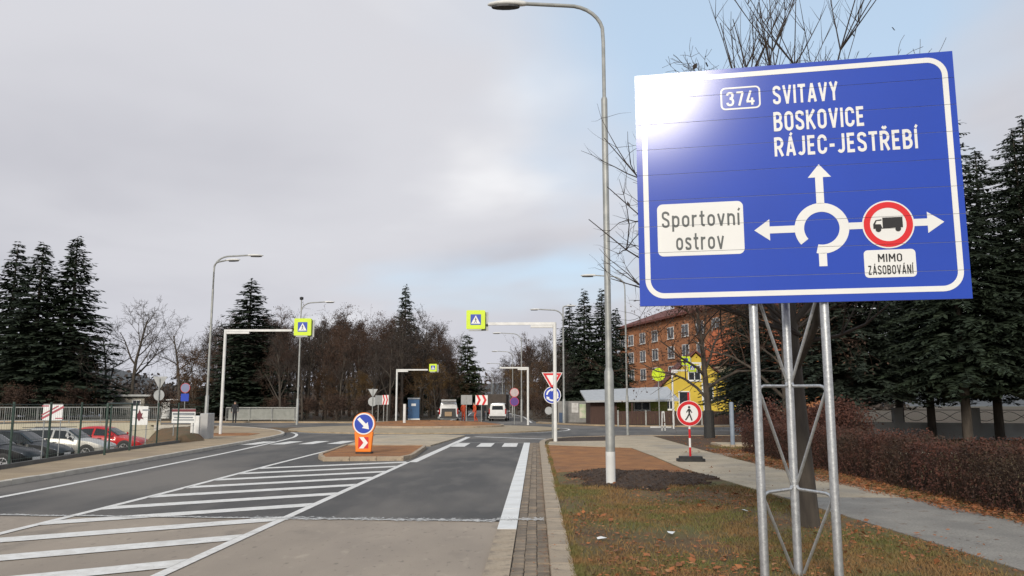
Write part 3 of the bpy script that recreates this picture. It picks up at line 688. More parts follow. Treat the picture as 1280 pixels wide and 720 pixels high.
def gantry(label, x, y, H, L, side, s=.88, r=.075, plain=False, sign=True, base=KZ):
    t = thing('crossing_gantry', label, 'gantry', (x, y, base), 0, 'pedestrian crossing gantries')
    MB().tube([(0, 0, -.3), (0, 0, H)], r, 12).build('pole', WPOLE, t, smooth='auto')
    MB().bar((0, 0, H - .05), (side * L, 0, H - .05), .10, .11).build('arm', WPOLE, t)
    MB().bar((side * r, 0, H - .17), (side * L * .36, 0, H - .17), .16, .10).build('lamp_bar', WPOLE, t)
    MB().bar((side * L, 0, H - .08), (side * (L + .18), 0, H - .08), .05, .05).build('bracket', PLASTIC, t)
    if sign:
        cx = side * (L + .12 + s / 2)
        ped_panel(t, cx, H + .12, s, -.08)
        MB().box(cx - s / 2 + .12, cx + s / 2 + .12, .095, .13, H + .12 - s / 2 - .06, H + .12 + s / 2 - .06).build('sign_back', GREYP, t)
    return t
gantry('white gantry reaching over the road from the left footway with lime pedestrian crossing sign', -15.95, 40.6, 5.3, 3.45, 1)
gantry('white gantry beside the give way sign carrying a lime pedestrian crossing sign', .78, 33.0, 4.85, 2.75, -1, s=.78)
gantry('gantry beyond the roundabout near the blue cabin with lime pedestrian crossing sign', -11.45, 66.0, 4.35, 2.55, 1, s=.62)
gantry('bare white gantry beyond the roundabout with its sign seen edge-on', -.62, 62.5, 4.35, 2.2, -1, r=.085, sign=False)
gantry('thin gantry in front of the yellow house with lime crossing sign on its right', 9.0, 53.4, 3.75, .95, 1, s=.5, r=.06)
gantry('thin gantry behind the wrapped tree with lime crossing sign before the yellow gable', 11.9, 57.6, 4.45, .8, -1, s=.6, r=.06)
t = thing('round_sign', 'round plain lime sign at the corner of the yellow house', 'road sign', (8.55, 56.4, KZ)); 
MB().tube([(0, .06, -.2), (0, .06, 3.9)], .04, 10).build('pole', GALVD, t); MB().plate(circ(0, 3.55, .46, 28), 0, .03).build('disc', LIME, t)

def tri_sign(parent, cx, cz, s, y, back=False):
    a = s; h = a * .866
    P = lambda k: [(cx - a / 2 * k, cz + h / 3 * k), (cx + a / 2 * k, cz + h / 3 * k), (cx, cz - 2 * h / 3 * k)]
    if back: return MB().plate(P(1), y, .02).build('triangle', GREYP, parent, bevel=.005)
    q = MB().plate(P(1), y, .02).build('triangle', WHITE, parent)
    MB().plate(P(.90), y - .003, .003).build('red_border', SRED, q); MB().plate(P(.56), y - .006, .003).build('white_field', WHITE, q); return q
def disc_sign(parent, cx, cz, r, y, rim=WHITE, field=SBLUE, back=False):
    q = MB().plate(circ(cx, cz, r), y, .02).build('disc', GREYP if back else rim, parent)
    if not back: MB().plate(circ(cx, cz, r * .92), y - .003, .003).build('field', field, q)
    return q
t = thing('give_way_sign', 'red-bordered give way triangle above blue roundabout disc on one pole', 'road sign', (.72, 35.6, KZ))
MB().tube([(0, .04, -.2), (0, .04, 2.95)], .032, 10).build('pole', GALVD, t)
tri_sign(t, 0, 2.62, .93, 0); q = disc_sign(t, 0, 1.90, .38, 0)
for a in (100, 220, 340):
    MB().ringplate(0, 1.90, .20, .27, -.007, .004, a, a + 78, 14).build('white_arrow', WHITE, q)
    e = R(a); c = (.235 * math.cos(e), 1.90 + .235 * math.sin(e)); tn = (math.sin(e), -math.cos(e)); rd = (math.cos(e), math.sin(e))
    MB().plate([(c[0] + rd[0] * .085, c[1] + rd[1] * .085), (c[0] - rd[0] * .085, c[1] - rd[1] * .085), (c[0] + tn[0] * .12, c[1] + tn[1] * .12)], -.007, .004).build('white_arrow', WHITE, q)
disc_sign(t, -.16, 1.22, .17, .03, back=True)
t = thing('give_way_sign', 'grey backs of a triangle and a disc on a pole beside the red chevrons', 'road sign', (-14.2, 69.9, KZ))
MB().tube([(0, -.04, -.2), (0, -.04, 2.9)], .035, 10).build('pole', GALVD, t); tri_sign(t, 0, 2.55, .85, 0, True); disc_sign(t, 0, 1.72, .40, 0, back=True)
t = thing('no_stopping_sign', 'pale red-rimmed disc above a purple no stopping disc on one pole by the far road', 'road sign', (-1.72, 64.5, KZ))
MB().tube([(0, .04, -.2), (0, .04, 2.7)], .035, 10).build('pole', GALVD, t)
disc_sign(t, 0, 2.42, .36, 0, SRED, mat('faded_sign_field', (.52, .42, .42), (.40, .33, .33), .5, scale=6)); q = disc_sign(t, 0, 1.70, .36, 0, SRED, mat('sign_purple', (.10, .03, .22), (.09, .03, .2), .4))
def chevron(b, x0, z0, w, h, y): b.plate([(x0, z0), (x0 + w * .5, z0), (x0 + w, z0 + h / 2), (x0 + w * .5, z0 + h), (x0, z0 + h), (x0 + w * .5, z0 + h / 2)], y, .003)
def chev_sign(label, x, y, w, n, rz=0, z=.45, two=False):
    t = thing('chevron_sign', label, 'road sign', (x, y, z), rz, 'chevron signs on the roundabout island')
    for px in ((-w * .28, w * .28) if two else (0,)): MB().tube([(px, .035, -.3), (px, .035, 1.75)], .03, 8).build('pole', GALVD, t)
    q = MB().plate([(-w / 2, 1.12), (w / 2, 1.12), (w / 2, 1.78), (-w / 2, 1.78)], 0, .025).build('board', [WHITE], t)
    MB().plate([(-w / 2, 1.12), (w / 2, 1.12), (w / 2, 1.78), (-w / 2, 1.78)], .026, .004).build('board_back', GREYP, t)
    b = MB()
    for k in range(n): chevron(b, -w / 2 + .04 + k * (w - .05) / n, 1.12, (w - .05) / n * .85, .66, -.004)
    b.build('red_chevrons', SRED, q); return t
chev_sign('red and white chevron board in front of the white van', -3.75, 55.6, .84, 2, 0, .42)
chev_sign('grey back of a board on a pole beside the orange-clad worker', -4.85, 56.4, .84, 2, R(160), .44)
chev_sign('narrow red and white chevron board before the far gantry', -10.55, 56.3, .62, 2, R(-35), .44, True)
chev_sign('grey back of a chevron board beside the grey triangle sign', -11.15, 57.0, .62, 2, R(150), .42, False)

# keep-right beacon on the splitter island
t = thing('keep_right_beacon', 'orange beacon with blue keep-right arrow disc on the splitter island', 'beacon', (-5.27, 24.75, .10))
MB().box(-.24, .24, -.05, .30, 0, .05).build('foot', RUBBER, t)
bd = MB(); bd.add([(x * (.235 + .055 * (z > .5)), y, z) for z in (.05, .66) for y in (-.06, .08) for x in (-1, 1)], [(0, 2, 3, 1), (4, 5, 7, 6), (0, 1, 5, 4), (2, 6, 7, 3), (0, 4, 6, 2), (1, 3, 7, 5)])
bd.build('body', ORANGE, t, bevel=.02)
bd = MB(); bd.plate(circ(0, .90, .345, 40), -.07, .15); bd.build('disc_housing', ORANGE, t)
q = MB().plate(circ(0, .90, .322, 40), -.078, .008).build('white_rim', WHITE, t)
MB().plate(circ(0, .90, .285, 40), -.082, .004).build('blue_field', SBLUE, q)
ar = [(-.235, .035), (.045, .035), (.045, .115), (.235, 0), (.045, -.115), (.045, -.035), (-.235, -.035)]
ca, sa = math.cos(R(-45)), math.sin(R(-45))
MB().plate([(x * ca - y_ * sa, .90 + x * sa + y_ * ca) for x, y_ in [(-.235, .05), (.05, .05), (.05, .125), (.235, 0), (.05, -.125), (.05, -.05), (-.235, -.05)]], -.086, .004).build('white_arrow', WHITE, q)
q = MB().plate([(-.155, .16), (.155, .16), (.155, .50), (-.155, .50)], -.064, .004).build('red_panel', SRED, t)
b = MB(); chevron(b, -.13, .16, .27, .34, -.068); b.build('white_chevron', WHITE, q)

# no pedestrians sign on its weighted foot
t = thing('no_pedestrians_sign', 'round no pedestrians sign on red and white pole in rubber foot on the path', 'road sign', (4.08, 21.7, ZV + .008))
MB().prism(rrect(-.36, -.24, .36, .24, .12), 0, .07).build('rubber_foot', RUBBER, t, bevel=.02); MB().prism(rrect(-.30, -.18, .30, .18, .1), .07, .13).build('foot_plate', RUBBER, t, bevel=.02)
for k in range(7): MB().tube([(0, .04, .12 + k * .24), (0, .04, .12 + (k + 1) * .24)], .029, 12).build('pole_band', WHITE if k % 2 else SRED, t)
q = MB().plate(circ(0, 1.25, .335, 44), 0, .02).build('disc', WHITE, t)
MB().ringplate(0, 1.25, .235, .322, -.004, .004, n=44).build('red_ring', SRED, q)
b = MB(); walker(b, 0, 1.245, .42, -.005, .004); b.build('walker', BLACK, q)

# white marker posts
t = thing('marker_post', 'white marker post with black foot on the roundabout island', 'post', (-8.25, 50.6, .30)); MB().tube([(0, 0, .05), (0, 0, 1.3)], .09, 10).build('post', WPOLE, t); MB().lathe([(.35, -.12), (.35, .05), (.2, .1)], 14).build('foot', RUBBER, t)
t = thing('barrier_stand', 'small white barrier stand in front of the brown fence', 'barrier', (7.3, 46.8, KZ + .0)); 
for dx in (-.09, .09): MB().bar((dx * 1.0, 0, 0), (dx * .6, 0, 1.05), .06, .06).build('upright', WPOLE, t)
MB().box(-.75, .45, -.03, .03, .16, .24).build('rail', WPOLE, t); MB().box(-.07, .07, -.035, .035, 1.0, 1.1).build('cap', WPOLE, t)
t = thing('bollard', 'blue-grey bollard post beside the side path', 'bollard', (6.9, 28.8, KZ)); MB().tube([(0, 0, -.2), (0, 0, 1.55), (0, 0, 1.58)], [.075, .075, .04], 12).build('post', mat('bluegrey_paint', (.26, .31, .37), (.2, .24, .29), .5), t, smooth='auto'); MB().tube([(0, 0, 0), (0, 0, .1)], .09, 12).build('collar', CONC, t)

# ------------------------------------------------------------------ car park on the left
struct(MB().prism([(-60, -4), (-11.9, -4), (-12.3, 12), (-13.0, 20), (-14.6, 36), (-17, 46), (-22.8, 57), (-27.8, 58.6), (-45, 51.9), (-60, 46)], -1.03, -1.0).build('car_park', LOT))
# retaining edge under the fence
FL = [(-11.75, 9.0), (-12.05, 13), (-12.50, 18.65), (-13.22, 23.19), (-13.87, 29.54), (-14.15, 33.2)]
pl = MB()
for a, b_ in zip(FL, FL[1:]): pl.bar((*a, KZ + .03), (*b_, KZ + .03), .10, .14)
struct(pl.build('fence_plinth', mat('dark_plinth', (.12, .115, .105), (.09, .085, .08), .85)))
fence = thing('mesh_fence', 'dark green wire fence with steel posts along the car park', 'fence', (0, 0, 0))
FG = mat('green_fence_paint', (.035, .065, .05), (.025, .05, .04), .5, scale=8)
def along(line, L):
    out = []; carry = 0
    for a, b_ in zip(line, line[1:]):
        a, b_ = Vector(a), Vector(b_); d = (b_ - a).length; s = carry
        while s < d: out.append(a.lerp(b_, s / d)); s += L
        carry = s - d
    return out
posts = along(FL[1:], 2.05)
for p in posts: MB().tube([(p.x, p.y, 0), (p.x, p.y, KZ + 1.56)], .03, 8).build('post', FG, fence)
for z in (.18, .62, 1.05, 1.5):
    wr = MB(); wr.tube([(x, y, KZ + z) for x, y in FL[1:]], .005 if z < 1.5 else .007, 5); wr.build('wire', FG, fence)
ms = MB()
pp = along(FL[1:], .12)
for p in pp: ms.bar((p.x, p.y, KZ + .08), (p.x, p.y, KZ + 1.5), .0026, .0026)
o = ms.build('mesh_wires', FG, fence); o['kind'] = 'stuff'
# frame and printed boards on it
MB().tube([(-12.9, 24.0, 0), (-12.9, 24.0, KZ + 1.52), (-13.32, 26.3, KZ + 1.52), (-13.32, 26.3, 0)], .035, 8).build('gate_frame', FG, fence)
def board(label, x, y, w, h, z, rz, print_fn, post=True):
    t = thing('notice_board', label, 'notice board', (x, y, 0), rz, None)
    q = MB().plate([(-w / 2, z), (w / 2, z), (w / 2, z + h), (-w / 2, z + h)], 0, .02).build('panel', WHITE, t)
    for s in (-1, 1): MB().tube([(s * w * .42, .04, -1.0 if post else 0), (s * w * .42, .04, z + h)], .02, 8).build('post', GREYP, t)
    print_fn(q, z); return t
PINK = mat('faded_red_print', (.45, .10, .13), (.38, .08, .10), .6)
DRED = mat('dark_red_print', (.16, .015, .03), (.12, .012, .02), .6)
GPR = mat('grey_print', (.22, .24, .27), (.18, .2, .22), .6)
def p1(q, z):
    b = MB()
    for k in range(3):
        c = (-.36 + .13 * k, z + .12 + .09 * k)
    b.add([(-.40, -.004, z + .10), (-.36, -.004, z + .03), (.40, -.004, z + .48), (.36, -.004, z + .55)], [(0, 1, 2, 3)])
    b.add([(-.40, -.004, z + .22), (-.38, -.004, z + .17), (.20, -.004, z + .52), (.18, -.004, z + .57)], [(0, 1, 2, 3)])
    b.add([(-.40, -.004, z + .52), (-.15, -.004, z + .52), (-.15, -.004, z + .57), (-.40, -.004, z + .57)], [(0, 1, 2, 3)])
    b.add([(.10, -.004, z + .05), (.38, -.004, z + .05), (.38, -.004, z + .09), (.10, -.004, z + .09)], [(0, 1, 2, 3)])
    b.build('print', PINK, q)
def p2(q, z):
    b = MB(); b.plate([(0, z + .12), (.06, z + .22), (.17, z + .20), (.09, z + .30), (.12, z + .42), (.06, z + .40), (0, z + .56), (-.06, z + .40), (-.12, z + .42), (-.09, z + .30), (-.17, z + .20), (-.06, z + .22)], -.004, .003); b.build('emblem', DRED, q)
    b = MB(); b.add([(-.34, -.004, z + .50), (-.12, -.004, z + .50), (-.12, -.004, z + .56), (-.34, -.004, z + .56)], [(0, 1, 2, 3)]); b.add([(.10, -.004, z + .50), (.36, -.004, z + .50), (.36, -.004, z + .55), (.10, -.004, z + .55)], [(0, 1, 2, 3)]); b.build('print', GPR, q)
def p3(q, z):
    b = MB()
    for zz, xx, hh in ((.33, .46, .09), (.2, .40, .05), (.1, .44, .05)): b.add([(-xx, -.004, z + zz), (xx, -.004, z + zz), (xx, -.004, z + zz + hh), (-xx, -.004, z + zz + hh)], [(0, 1, 2, 3)])
    b.build('print', GPR, q)
    b = MB(); b.add([(-.5, -.004, z + .46), (.5, -.004, z + .46), (.5, -.004, z + .57), (-.5, -.004, z + .57)], [(0, 1, 2, 3)]); b.build('red_heading', DRED, q)
board('white board with red diagonal print standing behind the silver car', -18.7, 30.8, .70, .62, .98, R(12), p1)
board('white board with dark red emblem hanging on the car park fence', -14.2, 28.6, .62, .66, .86, R(0), p2)
board('white board with grey lines and red heading beside the earth bank', -14.62, 33.2, .98, .58, .82, R(0), p3)
# earth bank and white block
bk_ = MB(); V = []; F = []
NXX, NYY = 40, 44
ss = lambda a_, b_, v: (lambda k: k * k * (3 - 2 * k))(min(1, max(0, (v - a_) / (b_ - a_))))
for j in range(NYY):
    for i in range(NXX):
        x, y = -25.4 + 11.6 * i / (NXX - 1), 31.0 + 24 * j / (NYY - 1)
        f = ss(-20.9, -19.1, x - .55 * max(0, 41 - y) + .35 * max(0, y - 42)) 
        h = -1.06 + 1.42 * f * (1 - .18 * ss(43, 50, y))
        if x > -14.0 - max(0, y - 33) * .36: h = min(h, KZ - .08)
        V.append((x, y, h + (random.uniform(-.04, .04) if f > .02 else 0)))
for j in range(NYY - 1):
    for i in range(NXX - 1):
        a = j * NXX + i; F.append((a, a + 1, a + NXX + 1, a + NXX))
bk_.add(V, F); struct(bk_.build('earth_bank', mat('bank_soil', (.19, .105, .05), (.12, .09, .042), .95, scale=1.2, bump=.9, bscale=20, fine=.3), smooth=True))
t = thing('concrete_block', 'white stepped concrete block at the end of the fence', 'concrete block', (-14.75, 35.4, KZ), R(8))
MB().box(-.36, .0, -.45, .1, -.8, 1.0).build('front_slab', CONCP, t, bevel=.02); MB().box(.003, .34, -.38, .75, -.8, 1.10).build('core', mat('grey_concrete', (.45, .45, .44), (.38, .38, .37), .8), t, bevel=.02)
struct(MB().prism([(-16.8, 38.6), (-13.9, 38.9), (-14.2, 41.4), (-15.2, 42.3), (-16.9, 41.8)], -.05, KZ + .012).build('soil_bed', SOIL))
# bridge wall and railings
CREAM = mat('cream_concrete', (.55, .50, .38), (.46, .42, .31), .85, scale=1.5, bump=.1)
BR = [(-27.6, 58.9), (-45, 52.2), (-95, 33)]
w = MB()
for a, b_ in zip(BR, BR[1:]): w.bar((*a, -.4), (*b_, -.4), .5, 1.3)
t = tag(w.build('bridge_wall', CREAM), 'cream concrete bridge edge wall under the long grey railing', 'wall')
def railing(label, line, h, z, step=.13, gap=.2):
    t = thing('railing', label, 'railing', (0, 0, 0))
    for zz, w_, hh in ((h, .08, .06), (gap, .05, .05)):
        b = MB()
        for a, b2 in zip(line, line[1:]): b.bar((*a, z + zz), (*b2, z + zz), w_, hh)
        b.build('rail', GALVD, t)
    for p in along(line, 2.0): MB().tube([(p.x, p.y, z - .1), (p.x, p.y, z + h)], .03, 6).build('post', GALVD, t)
    bars = along(line, step); mb = MB().box(-.009, .009, -.009, .009, 0, h - gap - .03).mesh('baluster', GALVD)
    for p in bars[:280]: inst('baluster', mb, t, (p.x, p.y, z + gap + .02), .3)
    if len(bars) > 280:
        r_ = MB()
        for p in bars[280:]: r_.box(p.x - .009, p.x + .009, p.y - .009, p.y + .009, z + gap + .02, z + h - .02)
        r_.build('baluster_run', GALVD, t)['kind'] = 'stuff'
    return t
railing('long grey bridge railing with thin balusters behind the parked cars', [(-27.6, 58.85), (-45, 52.15), (-60, 46.4)], 1.12, .25)
t = railing('short grey railing at the far edge of the left road', [(-27.2, 70.3), (-20.9, 70.6)], 1.2, KZ, .11)
MB().box(-27.1, -20.95, 70.62, 70.66, KZ + .1, KZ + 1.12).build('infill_panel', mat('railing_infill', (.33, .34, .31), (.27, .28, .25), .6), t).rotation_euler = (0, 0, 0)
for o_ in [t.children[-1]]: o_.location = (0, 0, 0)

# ------------------------------------------------------------------ vehicles (local x forward)
def car(label, name, paint, loc, rz, kind='hatch', group=None, sc=1.0, opened=False):
    ST = {'hatch': [(-2.08, .35, .66, .74, .70, .58), (-2.0, .28, .86, .96, .80, .66), (-1.72, .24, .93, 1.30, .86, .61), (-1.2, .22, .94, 1.45, .88, .60), (-.3, .22, .93, 1.50, .89, .61), (.30, .22, .92, 1.44, .89, .58), (.95, .22, .90, .98, .88, .67), (1.5, .23, .83, .88, .86, .6), (1.92, .26, .68, .73, .80, .5), (2.08, .33, .52, .57, .66, .4)],
          'wagon': [(-2.28, .35, .68, .76, .70, .58), (-2.2, .28, .88, 1.0, .80, .66), (-1.95, .24, .94, 1.38, .86, .61), (-1.3, .22, .94, 1.46, .88, .60), (-.3, .22, .93, 1.48, .89, .61), (.35, .22, .92, 1.42, .89, .58), (1.02, .22, .90, .97, .88, .67), (1.6, .23, .82, .87, .86, .6), (2.08, .26, .66, .71, .80, .5), (2.25, .33, .52, .57, .66, .4)],
          'coupe': [(-1.98, .35, .66, .76, .68, .56), (-1.9, .28, .84, .95, .78, .64), (-1.55, .24, .92, 1.22, .84, .58), (-1.0, .22, .91, 1.36, .86, .56), (-.35, .22, .90, 1.39, .87, .57), (.15, .22, .89, 1.31, .87, .54), (.80, .22, .87, .93, .86, .65), (1.4, .23, .78, .83, .84, .6), (1.85, .26, .63, .68, .78, .5), (2.0, .33, .48, .53, .64, .4)],
          'van': [(-2.18, .36, 1.06, 1.62, .80, .66), (-2.15, .28, 1.08, 1.76, .86, .70), (-1.9, .25, 1.08, 1.82, .89, .72), (-1.0, .24, 1.07, 1.84, .90, .72), (0, .24, 1.06, 1.83, .90, .71), (.55, .24, 1.05, 1.72, .90, .66), (1.20, .24, 1.03, 1.12, .88, .70), (1.70, .25, .92, .98, .86, .6), (2.02, .28, .70, .76, .80, .5), (2.16, .34, .54, .60, .66, .4)]}[kind]
    t = thing(name, label, 'van' if kind == 'van' else 'car', loc, rz, group); t.scale = (sc, sc, sc)
    def st(x):
        for a, b_ in zip(ST, ST[1:]):
            if a[0] <= x <= b_[0] + 1e-9:
                k = (x - a[0]) / (b_[0] - a[0]); return [a[i] + (b_[i] - a[i]) * k for i in range(6)]
        return list(ST[-1])
    def half(s):
        x, zl, zb, zt, hw, ht = s
        return [(hw * .88, zl), (hw * .985, zl + .10), (hw, (zl + zb) / 2 + .08), (hw * .975, zb), (ht, zt - .06), (ht * .72, zt - .005), (0, zt + .012)]
    xs = []
    for a, b_ in zip(ST, ST[1:]): xs += [a[0] + (b_[0] - a[0]) * k / 3 for k in range(3)]
    xs.append(ST[-1][0]); rings = []
    for x in xs:
        h = half(st(x)); rings.append([(x, y_, z) for y_, z in h] + [(x, -y_, z) for y_, z in h[-2::-1]])
    n = len(rings[0]); b = MB()
    b.add([p for r_ in rings for p in r_], [(i * n + k, (i + 1) * n + k, (i + 1) * n + k + 1, i * n + k + 1) for i in range(len(rings) - 1) for k in range(n - 1)]
          + [((i) * n + n - 1, (i + 1) * n + n - 1, (i + 1) * n, i * n) for i in range(len(rings) - 1)] + [tuple(range(n)), tuple((len(rings) - 1) * n + k for k in range(n - 1, -1, -1))])
    body = b.build('body', paint, t, smooth=True)
    body.modifiers.new('es', 'EDGE_SPLIT').split_angle = R(50)
    def sidewin(x0, x1, s, nm='side_window'):
        m_ = MB(); A = []
        for k in range(7):
            x = x0 + (x1 - x0) * k / 6; h = half(st(x)); (yb, zb), (yt, zt) = h[3], h[4]
            for q in (.10, .90): A.append((x, s * (yb + (yt - yb) * q + .010), zb + (zt - zb) * q + .003))
        m_.add(A, [(2 * k, 2 * k + 2, 2 * k + 3, 2 * k + 1) if s < 0 else (2 * k + 1, 2 * k + 3, 2 * k + 2, 2 * k) for k in range(6)]); return m_.build(nm, GLASS, t)
    def topwin(x0, x1, nm, off):
        m_ = MB(); A = []
        for k in range(6):
            x = x0 + (x1 - x0) * k / 5; h = half(st(x)); pts = [(h[4][0] * .96, h[4][1] + .02), h[5], h[6]]; row = pts + [(-p[0], p[1]) for p in pts[-2::-1]]
            A += [(x + off[0], y_, z + off[1]) for y_, z in row]
        m_.add(A, [(k * 5 + q, k * 5 + q + 1, (k + 1) * 5 + q + 1, (k + 1) * 5 + q) for k in range(5) for q in range(4)]); return m_.build(nm, GLASS, t)
    cw, rf = ST[6][0], ST[5][0]
    topwin(rf + .06, cw - .04, 'windscreen', (.008, .010))
    r0, r1 = (ST[1][0] + .06, ST[2][0] - .02) if kind != 'van' else (None, None)
    if r0: topwin(r0, r1, 'rear_window', (-.010, .010))
    else:
        m_ = MB(); w_ = .58
        if opened:
            m_.add([(-2.19, -.70, .52), (-2.19, .70, .52), (-2.175, .62, 1.62), (-2.175, -.62, 1.62)], [(3, 2, 1, 0)]); m_.build('cargo_shade_panel', PLASTIC, t)  # flat dark panel on the closed body, painting the shade inside the open cargo bay
            lid = MB().bar((-2.15, 0, 1.80), (-3.05, 0, 2.02), 1.35, .05).build('tailgate', paint, t)
            MB().box(-2.3, -2.2, -.3, .35, .55, .95).build('crate', mat('cardboard', (.35, .25, .15), (.3, .2, .12), .8), t)
        else:
            m_.add([(-2.19, -w_, 1.15), (-2.19, w_, 1.15), (-2.185, w_ * .92, 1.55), (-2.185, -w_ * .92, 1.55)], [(3, 2, 1, 0)]); m_.build('rear_window', GLASS, t)
        MB().box(-2.26, -2.1, -.82, .82, .34, .52).build('bumper', PLASTIC, t, bevel=.03)
    mid = (ST[3][0] + ST[4][0]) / 2
    for s in (-1, 1):
        sidewin(mid + .32 if kind == 'coupe' else -.16, cw - .22, s); sidewin(ST[2][0] + .12, -.26 if kind != 'coupe' else mid + .22, s)
        MB().lathe([(.05, -.04), (.09, 0), (.05, .05)], 8, axis='x', c=(cw - .28, s * .98, .98)).build('mirror', paint if kind != 'wagon' else PLASTIC, t)
        MB().box(-.12, .06, s * .90 - .012, s * .90 + .012, .80, .825).build('door_handle', PLASTIC, t)
        f = ST[-2]; MB().lathe([(.02, -.14), (.08, -.05), (.085, .02), (.03, .07)], 10, axis='x', c=(f[0] - .06, s * (f[4] - .13), f[2] - .06)).build('headlight', LENS, t, smooth=True)
        r_ = ST[0]; MB().box(r_[0] - .03, r_[0] + .22, s * (r_[4] + .03) - .06, s * (r_[4] + .03) + .06, .72, 1.0 if kind != 'van' else 1.25).build('tail_light', TAIL, t, bevel=.02)
        MB().bar((ST[2][0] + .2, s * .56, ST[3][3] + .02), (ST[5][0] - .1, s * .56, ST[4][3] + .01), .03, .03).build('roof_rail', PLASTIC, t) if kind == 'wagon' else None
        for wx in (ST[0][0] + .78, ST[-1][0] - .80):
            hw = st(wx)[4]
            MB().lathe([(.375, -.02), (.375, .006)], 22, axis='y', c=(wx, s * (hw + .002) - (0 if s > 0 else -.0), .34)).build('wheel_arch', PLASTIC, t)
            wh = MB().lathe([(.25, -.10), (.31, -.09), (.325, -.05), (.325, .05), (.31, .09), (.22, .095)], 22, axis='y', c=(0, 0, 0)).build('wheel', TYRE, t, smooth='auto', loc=(wx, s * (hw - .06), .325))
            b2 = MB()
            for k in range(5):
                a = 2 * math.pi * k / 5; b2.bar((.03 * math.cos(a), s * .102, .03 * math.sin(a)), (.20 * math.cos(a), s * .102, .20 * math.sin(a)), .02, .07)
            b2.ringplate(0, 0, .185, .215, s * .104 - .006, .012, n=20); b2.build('rim', RIM, wh)
            MB().lathe([(.19, s * .096), (.19, s * .097)], 16, axis='y').build('brake_disc', PLASTIC, wh)
    fx = ST[-1]; MB().box(fx[0] - .02, fx[0] + .02, -.26, .26, .42, .52).build('number_plate', WHITE, t)
    MB().box(fx[0] - .10, fx[0] + .012, -.45, .45, .30, .40).build('grille', PLASTIC, t)
    return t
CARB = mat('black_car_paint', (.012, .012, .014), (.016, .016, .018), .30, scale=3, spec=.14, coat=.04)
CARD = mat('charcoal_car_paint', (.026, .027, .030), (.022, .023, .026), .32, scale=3, spec=.14, coat=.04)
CARS = mat('silver_car_paint', (.47, .46, .42), (.42, .41, .38), .35, scale=3, metal=.35, coat=.5)
CARR = mat('red_car_paint', (.50, .012, .015), (.44, .010, .012), .32, scale=3, spec=.3, coat=.2)
CARW = mat('white_car_paint', (.72, .72, .71), (.62, .62, .60), .35, scale=3, coat=.4)
car('black hatchback with clear headlight at the near end of the parked row', 'parked_car', CARB, (-22.0, 31.8, -1.0), R(4), 'hatch', 'cars in the car park')
car('charcoal estate car parked between the black hatchback and the silver estate', 'parked_car', CARD, (-22.85, 35.2, -1.0), R(3), 'wagon', 'cars in the car park', .98)
car('silver estate car with black mirrors parked beside the red coupe', 'parked_car', CARS, (-22.85, 38.8, -1.0), R(4), 'wagon', 'cars in the car park', 1.0)
car('bright red coupe parked at the end of the row by the earth bank', 'parked_car', CARR, (-22.7, 42.5, -1.0), R(3), 'coupe', 'cars in the car park', 1.04)
car('white van with its tailgate open in front of the bare trees', 'parked_van', CARW, (-7.95, 73.5, .005), R(96), 'van', None, .96, True)
car('white van seen from behind beside the dark tarpaulin truck', 'parked_van', CARW, (-3.55, 78.0, .005), R(88), 'van', None, .92)
t = thing('tarpaulin_truck', 'truck with dark brown tarpaulin behind the white van', 'truck', (-4.0, 85.5, .005), R(88))
MB().box(-2.6, 1.2, -1.05, 1.05, .95, 2.6).build('tarpaulin', mat('tarpaulin', (.07, .055, .045), (.05, .04, .033), .8, bump=.3, bscale=4), t, bevel=.06)
MB().box(-2.65, 1.25, -1.07, 1.07, .75, .95).build('flatbed', PLASTIC, t); MB().box(1.3, 2.7, -.98, .98, .55, 2.1).build('cab', CARW, t, bevel=.15)
for wx in (-1.7, 1.9):
    for s in (-1, 1): MB().lathe([(.3, -.12), (.42, -.10), (.42, .10), (.3, .12)], 18, axis='y').build('wheel', TYRE, t, loc=(wx, s * .9, .42))
t = thing('portable_cabin', 'blue portable toilet cabin at the edge of the wood', 'cabin', (-11.9, 78.5, KZ), R(6))
PB = mat('blue_cabin_plastic', (.035, .11, .24), (.03, .095, .21), .55)
MB().box(-.55, .55, -.55, .55, 0, 1.95).build('shell', PB, t, bevel=.03); MB().prism([(-.6, -.6), (.6, -.6), (.6, .6), (-.6, .6)], 1.95, 2.1).build('roof', mat('cabin_roof', (.30, .32, .34), (.26, .28, .3), .6), t, bevel=.05)
q = MB().box(-.42, .42, -.575, -.552, .08, 1.85).build('door', PB, t); MB().box(-.22, .22, -.585, -.576, 1.32, 1.55).build('label_plate', WHITE, q); MB().box(-.5, .62, -.7, -.6, 0, .12).build('skid', WHITE, t)

